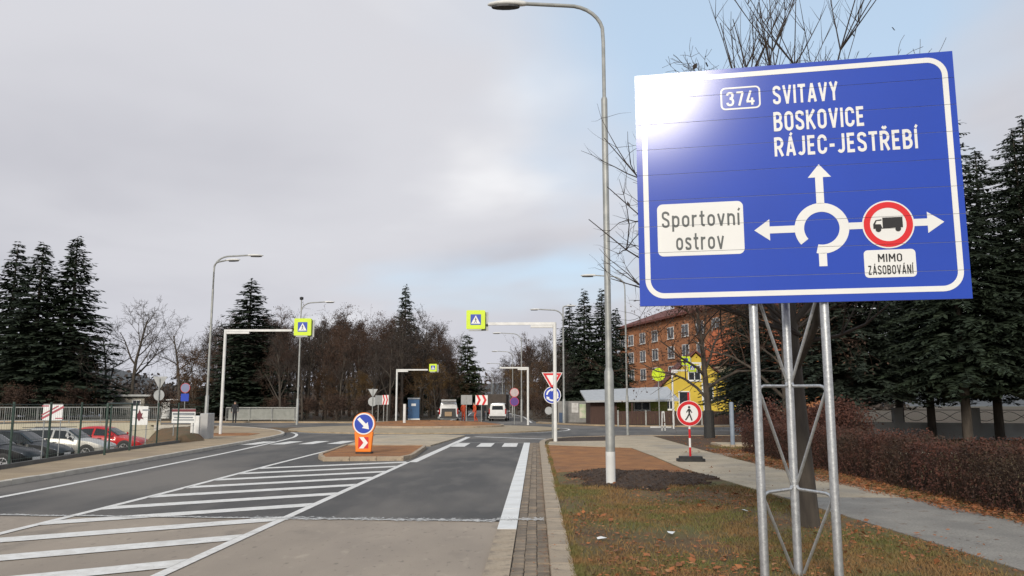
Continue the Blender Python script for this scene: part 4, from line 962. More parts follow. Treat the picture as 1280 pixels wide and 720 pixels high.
# ------------------------------------------------------------------ people
SKIN = mat('skin', (.45, .27, .20), (.42, .25, .18), .6)
def person(label, loc, rz, top, legs, hair=(.03, .022, .018), stride=.12, bend=0, group=None, H=1.76, arm=0.05):
    k = H / 1.76
    J = {'pel': (0, 0, .95), 'sp': (0, -.01 - bend * .1, 1.15), 'ch': (0, -.02 - bend * .25, 1.36), 'nk': (0, -.03 - bend * .32, 1.50), 'hd': (0, -.045 - bend * .38, 1.62), 'tp': (0, -.04 - bend * .4, 1.71),
         'lh': (.09, 0, .90), 'lk': (.10, -stride * .6, .50), 'la': (.10, -stride * .3, .09), 'lt': (.11, -stride * .3 - .16, .035), 'rh': (-.09, 0, .90), 'rk': (-.10, stride * .2, .50), 'ra': (-.10, stride * 1.2, .09), 'rt': (-.11, stride * 1.2 - .15, .035),
         'ls': (.19, -.02 - bend * .25, 1.42), 'le': (.25, .03 - bend * .3, 1.14), 'lw': (.25, -.08 - arm - bend * .3, .91), 'lf': (.25, -.12 - arm - bend * .3, .82), 'rs': (-.19, -.02 - bend * .25, 1.42), 're': (-.25, .04 - bend * .3, 1.14), 'rw': (-.24, -.03 - bend * .3, .90), 'rf': (-.24, -.05 - bend * .3, .81)}
    rad = {'pel': .15, 'sp': .14, 'ch': .16, 'nk': .06, 'hd': .092, 'tp': .06, 'lh': .10, 'lk': .072, 'la': .05, 'lt': .045, 'rh': .10, 'rk': .072, 'ra': .05, 'rt': .045, 'ls': .075, 'le': .055, 'lw': .04, 'lf': .035, 'rs': .075, 're': .055, 'rw': .04, 'rf': .035}
    E_ = [('pel', 'sp'), ('sp', 'ch'), ('ch', 'nk'), ('nk', 'hd'), ('hd', 'tp'), ('pel', 'lh'), ('lh', 'lk'), ('lk', 'la'), ('la', 'lt'), ('pel', 'rh'), ('rh', 'rk'), ('rk', 'ra'), ('ra', 'rt'), ('ch', 'ls'), ('ls', 'le'), ('le', 'lw'), ('lw', 'lf'), ('ch', 'rs'), ('rs', 're'), ('re', 'rw'), ('rw', 'rf')]
    ks = list(J); me = bpy.data.meshes.new('p'); me.from_pydata([tuple(c * k for c in J[q]) for q in ks], [(ks.index(a), ks.index(b_)) for a, b_ in E_], [])
    o = bpy.data.objects.new('p', me); COL.objects.link(o)
    o.modifiers.new('s', 'SKIN'); sv = me.skin_vertices[0].data
    for i, q in enumerate(ks): sv[i].radius = (rad[q] * k, rad[q] * k * (.8 if q in ('ch', 'sp', 'pel') else 1)); sv[i].use_root = q == 'pel'
    o.modifiers.new('u', 'SUBSURF').levels = 2; 
    dg = bpy.context.evaluated_depsgraph_get(); m2 = bpy.data.meshes.new_from_object(o.evaluated_get(dg)); bpy.data.objects.remove(o)
    m2.materials.clear()
    for m_ in (top, legs, SKIN, RUBBER): m2.materials.append(m_)
    for p in m2.polygons:
        z = p.center.z / k; x = abs(p.center.x) / k; p.use_smooth = True
        p.material_index = 2 if z > 1.50 or (z < .89 and x > .195) else (3 if z < .11 else (1 if z < .93 and x < .2 else 0))
    t = thing('person', label, 'person', loc, rz, group)
    b = bpy.data.objects.new('body', m2); COL.objects.link(b); b.parent = t
    h = MB(); vs = []; hc = Vector(J['hd']) * k + Vector((0, .012, .035))
    for i in range(7):
        for j in range(12):
            a, e = 2 * math.pi * j / 12, R(-10 + 100 * i / 6); vs.append(hc + Vector((.098 * math.cos(e) * math.cos(a), .102 * math.cos(e) * math.sin(a) + .012, .095 * math.sin(e))))
    h.add(vs, [(i * 12 + j, i * 12 + (j + 1) % 12, (i + 1) * 12 + (j + 1) % 12, (i + 1) * 12 + j) for i in range(6) for j in range(12)])
    h.build('hair', mat('hair', hair, tuple(c * .7 for c in hair), .8), t, smooth=True); return t
DK = mat('dark_clothes', (.015, .015, .018), (.022, .022, .025), .85); HIV = mat('orange_work_clothes', (.62, .09, .03), (.5, .07, .03), .8)
person('person in dark clothes standing in the gap between the two railings', (-25.3, 67.3, .005), R(15), DK, DK, stride=.05, H=1.85)
person('worker in orange clothes standing beside the grey sign back', (-6.6, 73.5, .005), R(40), HIV, HIV, stride=.08)
person('worker in orange clothes walking behind the chevron board', (-5.4, 72.0, .005), R(-60), HIV, HIV, stride=.22, bend=.3)
person('person in dark clothes standing at the side of the white van', (-4.95, 76.5, .005), R(-30), DK, DK, stride=.06)

# ------------------------------------------------------------------ buildings
FRAME = mat('window_frame', (.70, .70, .68), (.62, .62, .60), .5); WGL = mat('window_glass', (.035, .04, .05), (.025, .03, .035), .08, spec=.8)
ROOFT = mat('red_roof', (.17, .055, .04), (.12, .04, .032), .85, scale=3, bump=.3, bscale=30); ROOFO = mat('orange_roof', (.36, .10, .035), (.27, .075, .03), .85, scale=3, bump=.3, bscale=30)
def window(parent, x, z, w, h, y=0, nm='window', mull=True):
    f = MB(); t_ = .09
    f.box(x - w / 2, x + w / 2, y - .06, y, z - h / 2, z - h / 2 + t_); f.box(x - w / 2, x + w / 2, y - .06, y, z + h / 2 - t_, z + h / 2)
    f.box(x - w / 2, x - w / 2 + t_, y - .06, y, z - h / 2 + t_, z + h / 2 - t_); f.box(x + w / 2 - t_, x + w / 2, y - .06, y, z - h / 2 + t_, z + h / 2 - t_)
    if mull: f.box(x - .03, x + .03, y - .055, y, z - h / 2 + t_, z + h / 2 - t_)
    o = f.build(nm, FRAME, parent)
    MB().box(x - w / 2 + t_, x + w / 2 - t_, y - .03, y, z - h / 2 + t_, z + h / 2 - t_).build('pane', WGL, o)
    MB().box(x - w / 2 - .05, x + w / 2 + .05, y - .15, y, z - h / 2 - .06, z - h / 2 - .002).build('sill', FRAME, o); return o
ORB = mat('orange_render', (.40, .165, .07), (.33, .135, .06), .9, scale=.5, extra=[(.15, .5, .7, (.30, .14, .075), .5)])
ab = thing('apartment_block', 'orange rendered four-storey apartment block with dark red roof behind the yellow house', 'building', (13.1, 125, KZ), R(-73.5))
MB().box(0, 34, 0, 11, -.2, 12.9).build('wall', ORB, ab)
rf_ = MB(); rf_.add([(-.6, -.7, 12.9), (34.6, -.7, 12.9), (34.6, 11.7, 12.9), (-.6, 11.7, 12.9), (-.6, -.7, 13.2), (34.6, -.7, 13.2), (34.6, 11.7, 13.2), (-.6, 11.7, 13.2), (4, 5.5, 15.6), (30, 5.5, 15.6)],
        [(3, 2, 1, 0), (0, 1, 5, 4), (1, 2, 6, 5), (2, 3, 7, 6), (3, 0, 4, 7), (4, 5, 9, 8), (5, 6, 9), (6, 7, 8, 9), (7, 4, 8)])
r_ = rf_.build('roof', ROOFT, ab); MB().box(10, 11, 4.5, 5.3, 14, 16.6).build('chimney', ORB, r_)
for s in (1.2, 4.4, 8.6, 12.8, 17.8, 22, 26, 30):
    for z in (3.1, 5.75, 8.35, 10.95): window(ab, s, z, 1.9, 1.6, -.003)
MB().box(-.05, 34.05, -.06, -.003, .0, 1.0).build('plinth', mat('plinth_grey', (.25, .23, .21), (.2, .19, .17), .9), ab)
YEL = mat('yellow_render', (.62, .46, .06), (.54, .39, .05), .9, scale=.8, extra=[(.5, .55, .75, (.45, .34, .08), .4)])
yh = thing('yellow_house', 'yellow gabled house with red-brown roof behind the brown fence', 'house', (14.25, 72, KZ), R(-4))
g = MB(); g.add([(x, y, z) for y in (0, 9) for x, z in ((-3.4, -.2), (3.4, -.2), (3.4, 2.7), (0, 6.0), (-3.4, 2.7))], [(0, 1, 2, 3, 4), (9, 8, 7, 6, 5), (0, 5, 6, 1), (1, 6, 7, 2), (4, 9, 5, 0)])
g.build('wall', YEL, yh)
for s in (-1, 1):
    a = MB(); dx, dz = 4.15 * s, -4.03
    v = [(0, -.35, 6.12), (0, 9.35, 6.12), (dx, 9.35, 6.12 + dz), (dx, -.35, 6.12 + dz)]
    a.add(v + [(x, y, z + .16) for x, y, z in v], [(0, 1, 2, 3), (7, 6, 5, 4), (0, 3, 7, 4), (1, 5, 6, 2), (3, 2, 6, 7), (0, 4, 5, 1)]); a.build('roof', ROOFT, yh)
window(yh, -.15, 4.25, 1.15, 1.4, -.003); window(yh, .95, 2.6, 1.0, 1.5, -.003); window(yh, -1.1, 1.7, 1.0, 1.9, -.003, mull=False); window(yh, -2.4, 1.6, .8, 1.2, -.003)
MB().box(1.4, 1.9, 3.5, 4.1, 4.6, 6.9).build('chimney', ROOFO, yh)
oh = thing('red_roofed_house', 'house with orange tiled roof rising behind the yellow gable', 'house', (21.5, 84, KZ), R(-10))
g = MB(); g.box(-4.5, 4.5, 0, 8, -.2, 5.6); g.build('wall', mat('beige_render', (.34, .28, .2), (.28, .23, .17), .9), oh)
g = MB(); g.add([(-4.9, -.5, 5.6), (4.9, -.5, 5.6), (4.9, 8.5, 5.6), (-4.9, 8.5, 5.6), (-2.6, 4, 9.8), (4.6, 4, 9.8)], [(3, 2, 1, 0), (0, 1, 5, 4), (1, 2, 5), (2, 3, 4, 5), (3, 0, 4)]); g.build('roof', ROOFO, oh)
for x in (-3, 0, 3): window(oh, x, 3.6, 1.1, 1.4, -.003)
# lean-to with brown shed, green wall and a grey roof
BRN = mat('brown_boards', (.075, .038, .028), (.05, .026, .02), .8, scale=4, stretch=(6, 6, .4))
sh = thing('lean_to_shed', 'brown boarded shed under a long pale grey lean-to roof', 'shed', (4.1, 61.2, KZ), R(3))
MB().box(0, 2.0, 0, 3.0, -.1, 1.75).build('wall', BRN, sh)
MB().box(2.003, 6.2, 1.6, 1.8, -.1, 2.1).build('green_wall', mat('olive_render', (.30, .33, .08), (.25, .28, .07), .9), sh); window(sh, 4.2, 1.35, 1.3, .7, 1.597)
a = MB(); v = [(-.4, -.7, 1.62), (6.6, -.7, 1.72), (6.6, 3.4, 2.75), (-.4, 3.4, 2.45)]; a.add(v + [(x, y, z + .14) for x, y, z in v], [(3, 2, 1, 0), (4, 5, 6, 7), (0, 1, 5, 4), (1, 2, 6, 5), (2, 3, 7, 6), (3, 0, 4, 7)]); a.build('roof', mat('grey_sheet_roof', (.42, .43, .44), (.36, .37, .38), .6), sh)
for x in (3.0, 6.1): MB().box(x, x + .12, -.55, -.43, -.1, 1.7).build('post', BRN, sh)
fn = thing('board_fence', 'dark brown boarded fence along the far road before the yellow house', 'fence', (0, 0, KZ))
for i in range(6):
    x = 5.9 + i * 2.0; p = MB()
    for k in range(14): p.box(x + .05 + k * .136, x + .05 + k * .136 + .128, 58.6 + (k % 2) * .012, 58.64 + (k % 2) * .012, .06, 1.0)
    p.build('panel', BRN, fn); MB().box(x - .05, x + .05, 58.55, 58.68, -.1, 1.06).build('post', GALVD, fn)
pw = thing('poster_wall', 'grey concrete panel wall with green and white posters behind the double lamp', 'wall', (2.4, 67.2, KZ))
MB().box(-.6, 2.3, 0, .2, -.1, 1.75).build('wall', mat('panel_wall', (.26, .25, .24), (.2, .2, .19), .9), pw); MB().box(1.2, 2.1, -.03, -.002, .35, 1.5).build('green_poster', mat('poster_green', (.33, .42, .25), (.6, .55, .45), .7, scale=2), pw); MB().box(.55, 1.1, -.03, -.002, .8, 1.6).build('white_poster', mat('poster_white', (.6, .6, .58), (.42, .40, .38), .7, scale=4), pw)
MB().box(-.5, -.1, -.25, -.05, -.05, .8).build('bin', mat('poster_bin', (.05, .08, .15), (.04, .07, .12), .7), pw)
# small buildings on the far left
lh = thing('low_hut', 'low pale hut with flat grey roof behind the bridge railing', 'hut', (-44.6, 84, KZ), R(6))
MB().box(0, 3.2, 0, 3, -.1, 2.3).build('wall', mat('pale_render', (.38, .36, .31), (.3, .28, .24), .9), lh); MB().box(-.4, 4.0, -.5, 3.4, 2.3, 2.5).build('roof', GREYP, lh); window(lh, 2.4, 1.6, .9, .7, -.003)
MB().box(5.0, 5.9, -.2, .8, -.1, 1.7).build('annex', WHITE, lh); MB().box(4.5, 7.0, -.6, 1.3, 1.9, 2.02).build('canopy', WHITE, lh)
dm = thing('dome_tent', 'pale grey dome tent behind the tall spruces', 'tent', (-58.5, 98, KZ), 0)
vs = []; 
for i in range(9):
    for j in range(25):
        e, a = R(90 * i / 8), 2 * math.pi * j / 24; k = 1 + (.015 if j % 3 == 0 else 0); vs.append((4.6 * k * math.cos(e) * math.cos(a), 4.2 * k * math.cos(e) * math.sin(a), 3.3 * math.sin(e)))
b = MB(); b.add(vs, [(i * 25 + j, i * 25 + j + 1, (i + 1) * 25 + j + 1, (i + 1) * 25 + j) for i in range(8) for j in range(24)]); b.build('canopy', mat('tent_cloth', (.46, .47, .52), (.4, .41, .46), .7), dm, smooth=True)
MB().box(-.7, .7, -4.3, -4.1, 0, 1.9).build('entrance', GREYP, dm)
def pole_sign(label, x, y, parts, base=KZ):
    t = thing('road_sign', label, 'road sign', (x, y, base)); MB().tube([(0, -.04, -.3), (0, -.04, parts)], .04, 8).build('pole', GALVD, t); return t
t = pole_sign('grey back of a give way sign above the bridge railing', -23.8, 50.3, 3.0, -1.0); t.location.z = .2; tri_sign(t, 0, 2.85, .95, 0, True); disc_sign(t, -.02, 1.95, .34, .03, back=True)
t = pole_sign('round red-rimmed disc above a blue disc beside the low hut', -30.6, 69.6, 3.0); disc_sign(t, 0, 2.9, .42, -.1, SRED, mat('sign_bluegrey', (.2, .22, .35), (.18, .2, .32), .5)); MB().plate(rrect(-.35, 1.75, .35, 2.4, .05), -.1, .02).build('panel', SBLUE, t)
t = thing('amber_beacon', 'small lit amber warning lamp beyond the railing', 'warning lamp', (-54.3, 81.0, KZ)); MB().tube([(0, 0, -.1), (0, 0, 2.25)], .05, 8).build('pole', GREYP, t)
MB().lathe([(.10, 0), (.17, .08), (.17, .32), (.08, .42)], 12).build('lamp', mat('amber_lens', (.9, .4, .02), (.9, .35, .02), .3, emit=((1, .42, .04), 2.0)), t, loc=(0, 0, 2.25))
# low wall with ironwork behind the hedge
gw = thing('garden_wall', 'low pale wall topped with wavy ironwork behind the hedge', 'wall', (0, 0, KZ))
WLN = [(10.6, 39.0), (17.0, 36.4), (30.0, 31.6)]
WM = mat('garden_wall_render', (.36, .36, .35), (.28, .28, .27), .9, scale=1.5)
b = MB()
for a, c in zip(WLN, WLN[1:]): b.bar((*a, .30), (*c, .30), .25, .8)
b.build('wall', WM, gw)
for p in along(WLN, 3.0): MB().box(p.x - .18, p.x + .18, p.y - .18, p.y + .18, -.1, 1.35).build('pillar', WM, gw)
b = MB(); pts = along(WLN, .12)
for s in (0, math.pi): b.tube([(p.x, p.y, .98 + .2 * math.sin(i * .42 + s)) for i, p in enumerate(pts)], .012, 5)
b.tube([(p.x, p.y, 1.25) for p in pts], .014, 5); b.build('ironwork', PLASTIC, gw)

# ------------------------------------------------------------------ trees
def frame(d):
    u = np.cross(d, (0, 0, 1.)); n = np.linalg.norm(u)
    u = np.array((1., 0, 0)) if n < 1e-4 else u / n
    return u, np.cross(u, d)
class Tw:
    def __init__(s): s.V = []; s.F = []; s.n = 0
    def tube(s, P, r, k):
        P = np.asarray(P); d = P[-1] - P[0]; d = d / (np.linalg.norm(d) + 1e-9); u, v = frame(d)
        a = np.arange(k) * 2 * math.pi / k; ring = np.outer(np.cos(a), u) + np.outer(np.sin(a), v)
        s.V.append((P[:, None, :] + ring[None] * np.asarray(r)[:, None, None]).reshape(-1, 3))
        m = len(P); i = np.arange(m - 1)[:, None] * k; j = np.arange(k)[None]; j2 = (j + 1) % k
        s.F.append((np.stack([i + j, i + j2, i + k + j2, i + k + j], -1) + s.n).reshape(-1, 4)); s.n += m * k
    def quads(s, A):                                    # (n,4,3)
        n = len(A); s.V.append(A.reshape(-1, 3)); s.F.append(np.arange(n * 4).reshape(n, 4) + s.n); s.n += n * 4
    def mesh(s, name, m): return np_mesh(name, np.concatenate(s.V), np.concatenate(s.F), m)
def leaf_quads(P, size, rg, flat=.0):
    n = len(P); a = rg.normal(size=(n, 3)); a /= np.linalg.norm(a, axis=1, keepdims=True); b = rg.normal(size=(n, 3)); b -= a * (a * b).sum(1, keepdims=True); b /= np.linalg.norm(b, axis=1, keepdims=True)
    if flat: a[:, 2] *= (1 - flat); b[:, 2] *= (1 - flat)
    s = size * rg.uniform(.6, 1.3, (n, 1)); a = a * s; b = b * s * .6
    return np.stack([P - a, P + b, P + a, P - b], 1)
def bare_tree(seed, H, base, spread, counts=(9, 6, 5, 4), up=.35, leaves=0, r0=.16, lean=0, twig=.007, shoots=0, leaf_mat=None, wood=None, twm=None, droop=0, gnarl=.16):
    rg = np.random.default_rng(seed); tr, cr = Tw(), Tw(); tips = []
    def grow(p, d, L, r, lvl):
        ns = 5 if lvl < 2 else 3; P = [p]; rr = [r]; dd = d.copy()
        for i in range(ns):
            dd = dd + rg.normal(size=3) * (gnarl if lvl else .04); dd[2] += (up if lvl and lvl < 4 else 0) * .16 - droop * .1 * (lvl >= 3); dd /= np.linalg.norm(dd)
            P.append(P[-1] + dd * L / ns); rr.append(max(r * (1 - .72 * (i + 1) / ns), twig * .7))
        (tr if lvl <= 1 else cr).tube(P, rr, (9, 6, 4, 3, 3, 3)[lvl])
        if lvl >= len(counts): tips.append(P[-1]); tips.append(P[-2]); return
        n = max(1, int(counts[lvl] * rg.uniform(.75, 1.25)))
        for c in range(n):
            if lvl == 0: t = base / H + (1 - base / H) * ((c + rg.uniform(.1, .9)) / n) ** .9
            else: t = rg.uniform(.22, 1.0)
            f = t * ns; i = min(int(f), ns - 1); q = P[i] + (P[i + 1] - P[i]) * (f - i); rb = rr[i] + (rr[i + 1] - rr[i]) * (f - i)
            dl = P[i + 1] - P[i]; dl = dl / np.linalg.norm(dl); u, v = frame(dl); a = rg.uniform(0, 2 * math.pi) if lvl else c * 2.4 + rg.uniform(-.5, .5)
            ang = R(rg.uniform(28, 62)) if lvl else R(rg.uniform(38, 75) * (1.05 - .5 * t))
            nd = dl * math.cos(ang) + (u * math.cos(a) + v * math.sin(a)) * math.sin(ang)
            if lvl == 0: Lc = spread * (1.15 - .75 * ((t - base / H) / (1 - base / H + 1e-6))) * rg.uniform(.7, 1.15)
            else: Lc = L * rg.uniform(.38, .68)
            grow(q, nd, Lc, max(rb * rg.uniform(.5, .7), twig), lvl + 1)
    grow(np.zeros(3) + (0, 0, -.3), np.array((lean, 0, 1.)) / math.hypot(lean, 1), H * (.72 if shoots == 0 else .6), r0, 0)
    T = np.array(tips)
    if leaves:
        k = rg.integers(0, len(T), leaves); P = T[k] + rg.normal(size=(leaves, 3)) * .16; cr.quads(leaf_quads(P, .055 if leaves < 9000 else .07, rg))
    return tr.mesh('trunk', wood or BARK), cr.mesh('crown', twm or TWIG)
def spruce(seed, H, Rr, low=.06, n_wh=34, n_br=9, tw=22, m=NEEDLE, size=1.0, curve=.85, droop=.35):
    rg = np.random.default_rng(seed); tr, cr = Tw(), Tw()
    tr.tube([(0, 0, -.3), (0, 0, H * .35), (.05, 0, H * .7), (.02, .03, H)], [H * .016, H * .011, H * .006, .015], 8)
    Q = []
    for w in range(n_wh):
        t = low + (1 - low) * (w + .5) / n_wh; z = H * t
        n = max(4, int(n_br * (1 - t * .45)))
        Lm = Rr * (1 - t) ** curve + .12; a0 = rg.uniform(0, 6.28)
        for b in range(n):
            a = a0 + 6.283 * b / n + rg.normal() * .22; L = Lm * rg.uniform(.62, 1.18); zb = z + rg.normal() * H / n_wh * .5
            out = np.array((math.cos(a), math.sin(a), 0)); side = np.array((-math.sin(a), math.cos(a), 0)); rise = .25 if t > .7 else .05
            def pt(s): return np.array((0, 0, zb)) + out * (L * s) + np.array((0, 0, L * (rise * s - droop * s * s + .16 * s ** 4)))
            cr.tube([pt(0), pt(.5), pt(1)], [.028, .018, .006], 3)
            k = max(5, int(tw * L / Rr + 4)); s = np.sort(rg.uniform(.12, 1, k))
            for q in s:
                p = pt(q); sg = rg.choice((-1, 1)); ln = size * (.20 + .55 * L * .32 * (1.05 - q)) * rg.uniform(.7, 1.3)
                d = out * rg.uniform(.35, .8) + side * sg * rg.uniform(.4, 1.0) + np.array((0, 0, rg.uniform(-.55, .08))); d /= np.linalg.norm(d)
                wv = np.cross(d, np.array((rg.normal() * .5, rg.normal() * .5, 1.))); wv /= np.linalg.norm(wv) + 1e-9; wd = ln * rg.uniform(.13, .22)
                Q.append(np.stack([p, p + d * ln * .55 + wv * wd, p + d * ln, p + d * ln * .5 - wv * wd]))
    cr.quads(np.array(Q)); return tr.mesh('trunk', BARK), cr.mesh('crown', m)
def plant_tree(name, label, meshes, loc, rz=0, sc=1, group=None, cat='tree'):
    t = thing(name, label, cat, loc, rz, group); t.scale = (sc, sc, sc) if isinstance(sc, (int, float)) else sc
    for nm, me in zip(('trunk', 'crown'), meshes): inst(nm, me, t)
    return t
G = KZ - .02
# foreground bare tree behind the board
fg = bare_tree(11, 7.4, 2.5, 2.7, (13, 7, 5, 4), up=.75, leaves=60, r0=.135, twig=.0042, gnarl=.13)
plant_tree('bare_tree', 'leafless young tree growing right behind the blue board', fg, (3.40, 10.35, G), R(40))
t = bpy.data.objects['bare_tree']
for k, (dx, h) in enumerate(((-.92, 6.85), (-.28, 6.95), (.02, 7.6), (.20, 7.2), (-.75, 7.0), (.44, 7.35))):       # tall upright leaders
    lt = Tw(); rg = np.random.default_rng(50 + k)
    def shoot(p, d, L, r, lv):
        P = [p]; dd = d.copy()
        for i in range(4): dd = dd + rg.normal(size=3) * .05; dd[2] += .06; dd /= np.linalg.norm(dd); P.append(P[-1] + dd * L / 4)
        lt.tube(P, [r, r * .8, r * .6, r * .45, r * .25], 4)
        if lv < 2:
            for q in range(15 if lv == 0 else 6):
                i = rg.integers(1, 4); a = rg.uniform(0, 6.28); shoot(P[i], np.array((math.cos(a) * .55, math.sin(a) * .55, .83)), L * rg.uniform(.22, .42), r * .45, lv + 1)
    d0 = np.array((dx, .1 * k, h - 3.2)); L0 = np.linalg.norm(d0); shoot(np.array((0, 0, 3.0)), d0 / L0, L0 * 1.02, .022, 0)
    inst('leader', lt.mesh('leader', TWIG), t, (0, 0, 0), R(-40))
for k, (tx_, ty_, tz_) in enumerate(((-2.75, .1, 4.95), (-2.85, .35, 3.75), (-2.6, -.2, 4.3), (-2.5, .5, 3.2))):     # side limbs reaching past the edge of the board
    lt = Tw(); rg = np.random.default_rng(150 + k); d0 = np.array((tx_, ty_, tz_ - 2.5)); L0 = np.linalg.norm(d0)
    def limb(p, d, L, r, lv):
        P = [p]; dd = d.copy()
        for i in range(5): dd = dd + rg.normal(size=3) * (.08 if lv == 0 else .14); dd[2] += .03; dd /= np.linalg.norm(dd); P.append(P[-1] + dd * L / 5)
        lt.tube(P, [r, r * .85, r * .7, r * .55, r * .4, r * .25], 4)
        if lv < 2:
            for q in range((12, 6)[lv]):
                i = rg.integers(1, 5); v = dd + rg.normal(size=3) * .75; v /= np.linalg.norm(v); limb(P[i], v, L * rg.uniform(.2, .42), max(r * .4, .003), lv + 1)
    limb(np.array((0, 0, 2.4)), d0 / L0, L0, .022, 0)
    inst('limb', lt.mesh('limb', TWIG), t, (0, 0, 0), R(-40))
wr_ = bare_tree(23, 8.6, 2.4, 3.9, (11, 7, 6, 4), up=.2, leaves=2600, r0=.19, twig=.006, twm=TWIGR)
t = plant_tree('bare_tree', 'leafless tree with its trunk wrapped in black sheeting before the yellow house', wr_, (7.75, 36.6, G), 1.0)
MB().tube([(0, 0, 0), (0, 0, 1.25)], [.25, .22], 14).build('trunk_wrap', RUBBER, t)
wr2 = bare_tree(29, 8.0, 2.2, 3.8, (11, 7, 6, 4), up=.2, leaves=2200, r0=.15, twig=.006, twm=TWIGR)
plant_tree('bare_tree', 'leafless reddish tree standing between the wrapped tree and the spruces', wr2, (10.2, 33.5, G), 2.0)
# variants for the woods
BV = [bare_tree(31 + k, 12, (3.2, 2.4, 4.0, 2.0, 3.0)[k], (3.6, 4.2, 3.2, 3.4, 3.8)[k], (11, 6, 5, 4), up=.45, leaves=(900, 2500, 4000, 6500, 900)[k], r0=.2, twig=.013, twm=(TWIG, TWIGR, TWIG, TWIGR, TWIG)[k]) for k in range(5)]
BVO = [bare_tree(61 + k, 12, (3.6, 2.8)[k], (3.9, 4.4)[k], (10, 6, 5, 4), up=.5, leaves=0, r0=.2, twig=.011) for k in range(2)]
SV = [spruce(71 + k, 14, 3.4, .05, 52, 13, 30, NEEDLE, 1.35, .8, .3) for k in range(3)]
BUSH = [bare_tree(81 + k, 3.2, .2, 1.9, (14, 6, 5), up=.3, leaves=3600, r0=.05, twig=.012, twm=TWIGR) for k in range(2)]
# left: spruces and single bare trees
for x, y, H, w, lb in ((-48.6, 82, 19.0, 1.22, 'tallest dark spruce of the pair beyond the car park'), (-51.6, 81, 18.2, 1.2, 'dark spruce standing close against the tallest spruce'), (-59, 88, 19.6, 1.15, 'dark spruce at the edge of the left-hand trees'),
                       (-28.6, 79, 13.9, 1.15, 'single dark spruce behind the gantry of the left footway')):
    plant_tree('spruce_tree', lb, SV[int(abs(x)) % 3], (x, y, G), x, (w * 1.5, w * 1.5, H / 14))
plant_tree('spruce_tree', 'dark spruce top rising above the bare wood', SV[1], (-15.6, 95, G), 2, (1.05, 1.05, 15.6 / 14))
pn = spruce(91, 10.4, 3.0, .12, 26, 10, 36, NEEDLEG, 1.5, .6, .2)
plant_tree('pine_tree', 'loose dark pine beside the gap of the tree-lined road', pn, (-8.9, 104, G), 0, (1, 1, 1.02))
for x, y, s, v, lb in ((-43.2, 85, 1.27, 0, 'tall open leafless tree with forked crown left of the low hut'), (-47.6, 88, 1.06, 1, 'leafless tree beside the tall spruces'), (-38.4, 86, 1.10, 1, 'round-crowned leafless tree behind the low hut'), (-35.2, 90, 1.0, 0, 'slender leafless tree left of the single spruce')):
    plant_tree('bare_tree', lb, BVO[v], (x, y, G), x * .7, s)
rg0 = np.random.default_rng(5)
# the wood behind the roundabout: rows of look-alike trees
wood = []
for y, x0, x1, step, smin, smax in ((75.5, -25, -12.5, 1.9, .66, .90), (82, -33, -11.5, 1.9, .86, 1.08), (90, -36, -11.8, 2.0, .98, 1.22), (99, -40, -12.2, 2.1, 1.02, 1.28), (110, -44, -12.5, 2.2, 1.05, 1.35)):
    x = x0
    while x < x1:
        wood.append((x + rg0.uniform(-.6, .6), y + rg0.uniform(-2.5, 2.5), rg0.uniform(smin, smax))); x += step
for i, (x, y, s) in enumerate(wood):
    if x > -11 and y < 80: continue
    plant_tree('woodland_tree', 'bare brown tree in the wood behind the roundabout', BV[int(rg0.integers(0, 5))], (x, y, G), rg0.uniform(0, 6.28), (s * .9, s * .9, s), 'trees of the wood behind the roundabout')
for x, y, s in ((-11.0, 92, .98), (-11.6, 110, 1.05), (-12.6, 122, .95), (-14.6, 135, .9), (-16, 150, .85), (-19, 165, .85), (-22, 185, .9)):
    plant_tree('roadside_tree', 'brown tree lining the left of the far road', BV[(int(y) // 3) % 2 * 2 + 1], (x, y, G), y, s, 'trees lining the left of the far road')
for x, y, s in ((1.9, 79, .70), (.9, 91, .92), (3.6, 94, .98), (-.2, 105, 1.0), (2.6, 112, 1.1), (-1.6, 120, 1.02), (1.2, 128, 1.1), (-3.6, 136, 1.0), (-2.0, 150, 1.12), (-6.0, 160, .95), (-9, 180, .9), (-5, 175, 1.1)):
    plant_tree('roadside_tree', 'bare brown tree lining the right of the far road', BV[int(rg0.integers(0, 5))], (x, y, G), y * 2, s, 'trees lining the right of the far road')
for x, y, H, lb in ((5.0, 82, 13.1, 'left spruce of the pair with pointed tops beside the orange block'), (6.9, 83, 13.3, 'right spruce of the pair with pointed tops beside the orange block'), (3.6, 85, 11.9, 'lower spruce next to the pointed pair'), (8.6, 86, 11.6, 'spruce against the orange block wall')):
    plant_tree('spruce_tree', lb, SV[int(y) % 3], (x, y, G), x * 2, (.98, .98, H / 14))
for i, (x, y, s) in enumerate([(-24, 74.5, .8), (-21, 73.8, .75), (-18.3, 74, .85), (-15.8, 74.3, .8), (-13.6, 75.5, .85), (-30, 78, 1), (-34, 80, 1.1), (-38, 81, 1), (-46, 79, 1.15), (-50.5, 77, 1.2), (-55, 80, 1.3), (1.6, 74.5, .6), (.9, 83, .8), (-.4, 98, 1)]):
    plant_tree('bush', 'brown leafless bush at the foot of the trees', BUSH[i % 2], (x, y, G), i * 1.3, s, 'brown bushes at the foot of the trees', 'bush')
OCH = [bare_tree(131 + k, 9, 1.2, 3.2, (11, 6, 5, 4), up=.4, leaves=7000, r0=.13, twig=.012, twm=mat('ochre_foliage_%d' % k, ((.17, .098, .03), (.12, .065, .03))[k], ((.09, .055, .022), (.06, .036, .02))[k], .9, scale=.9)) for k in range(2)]
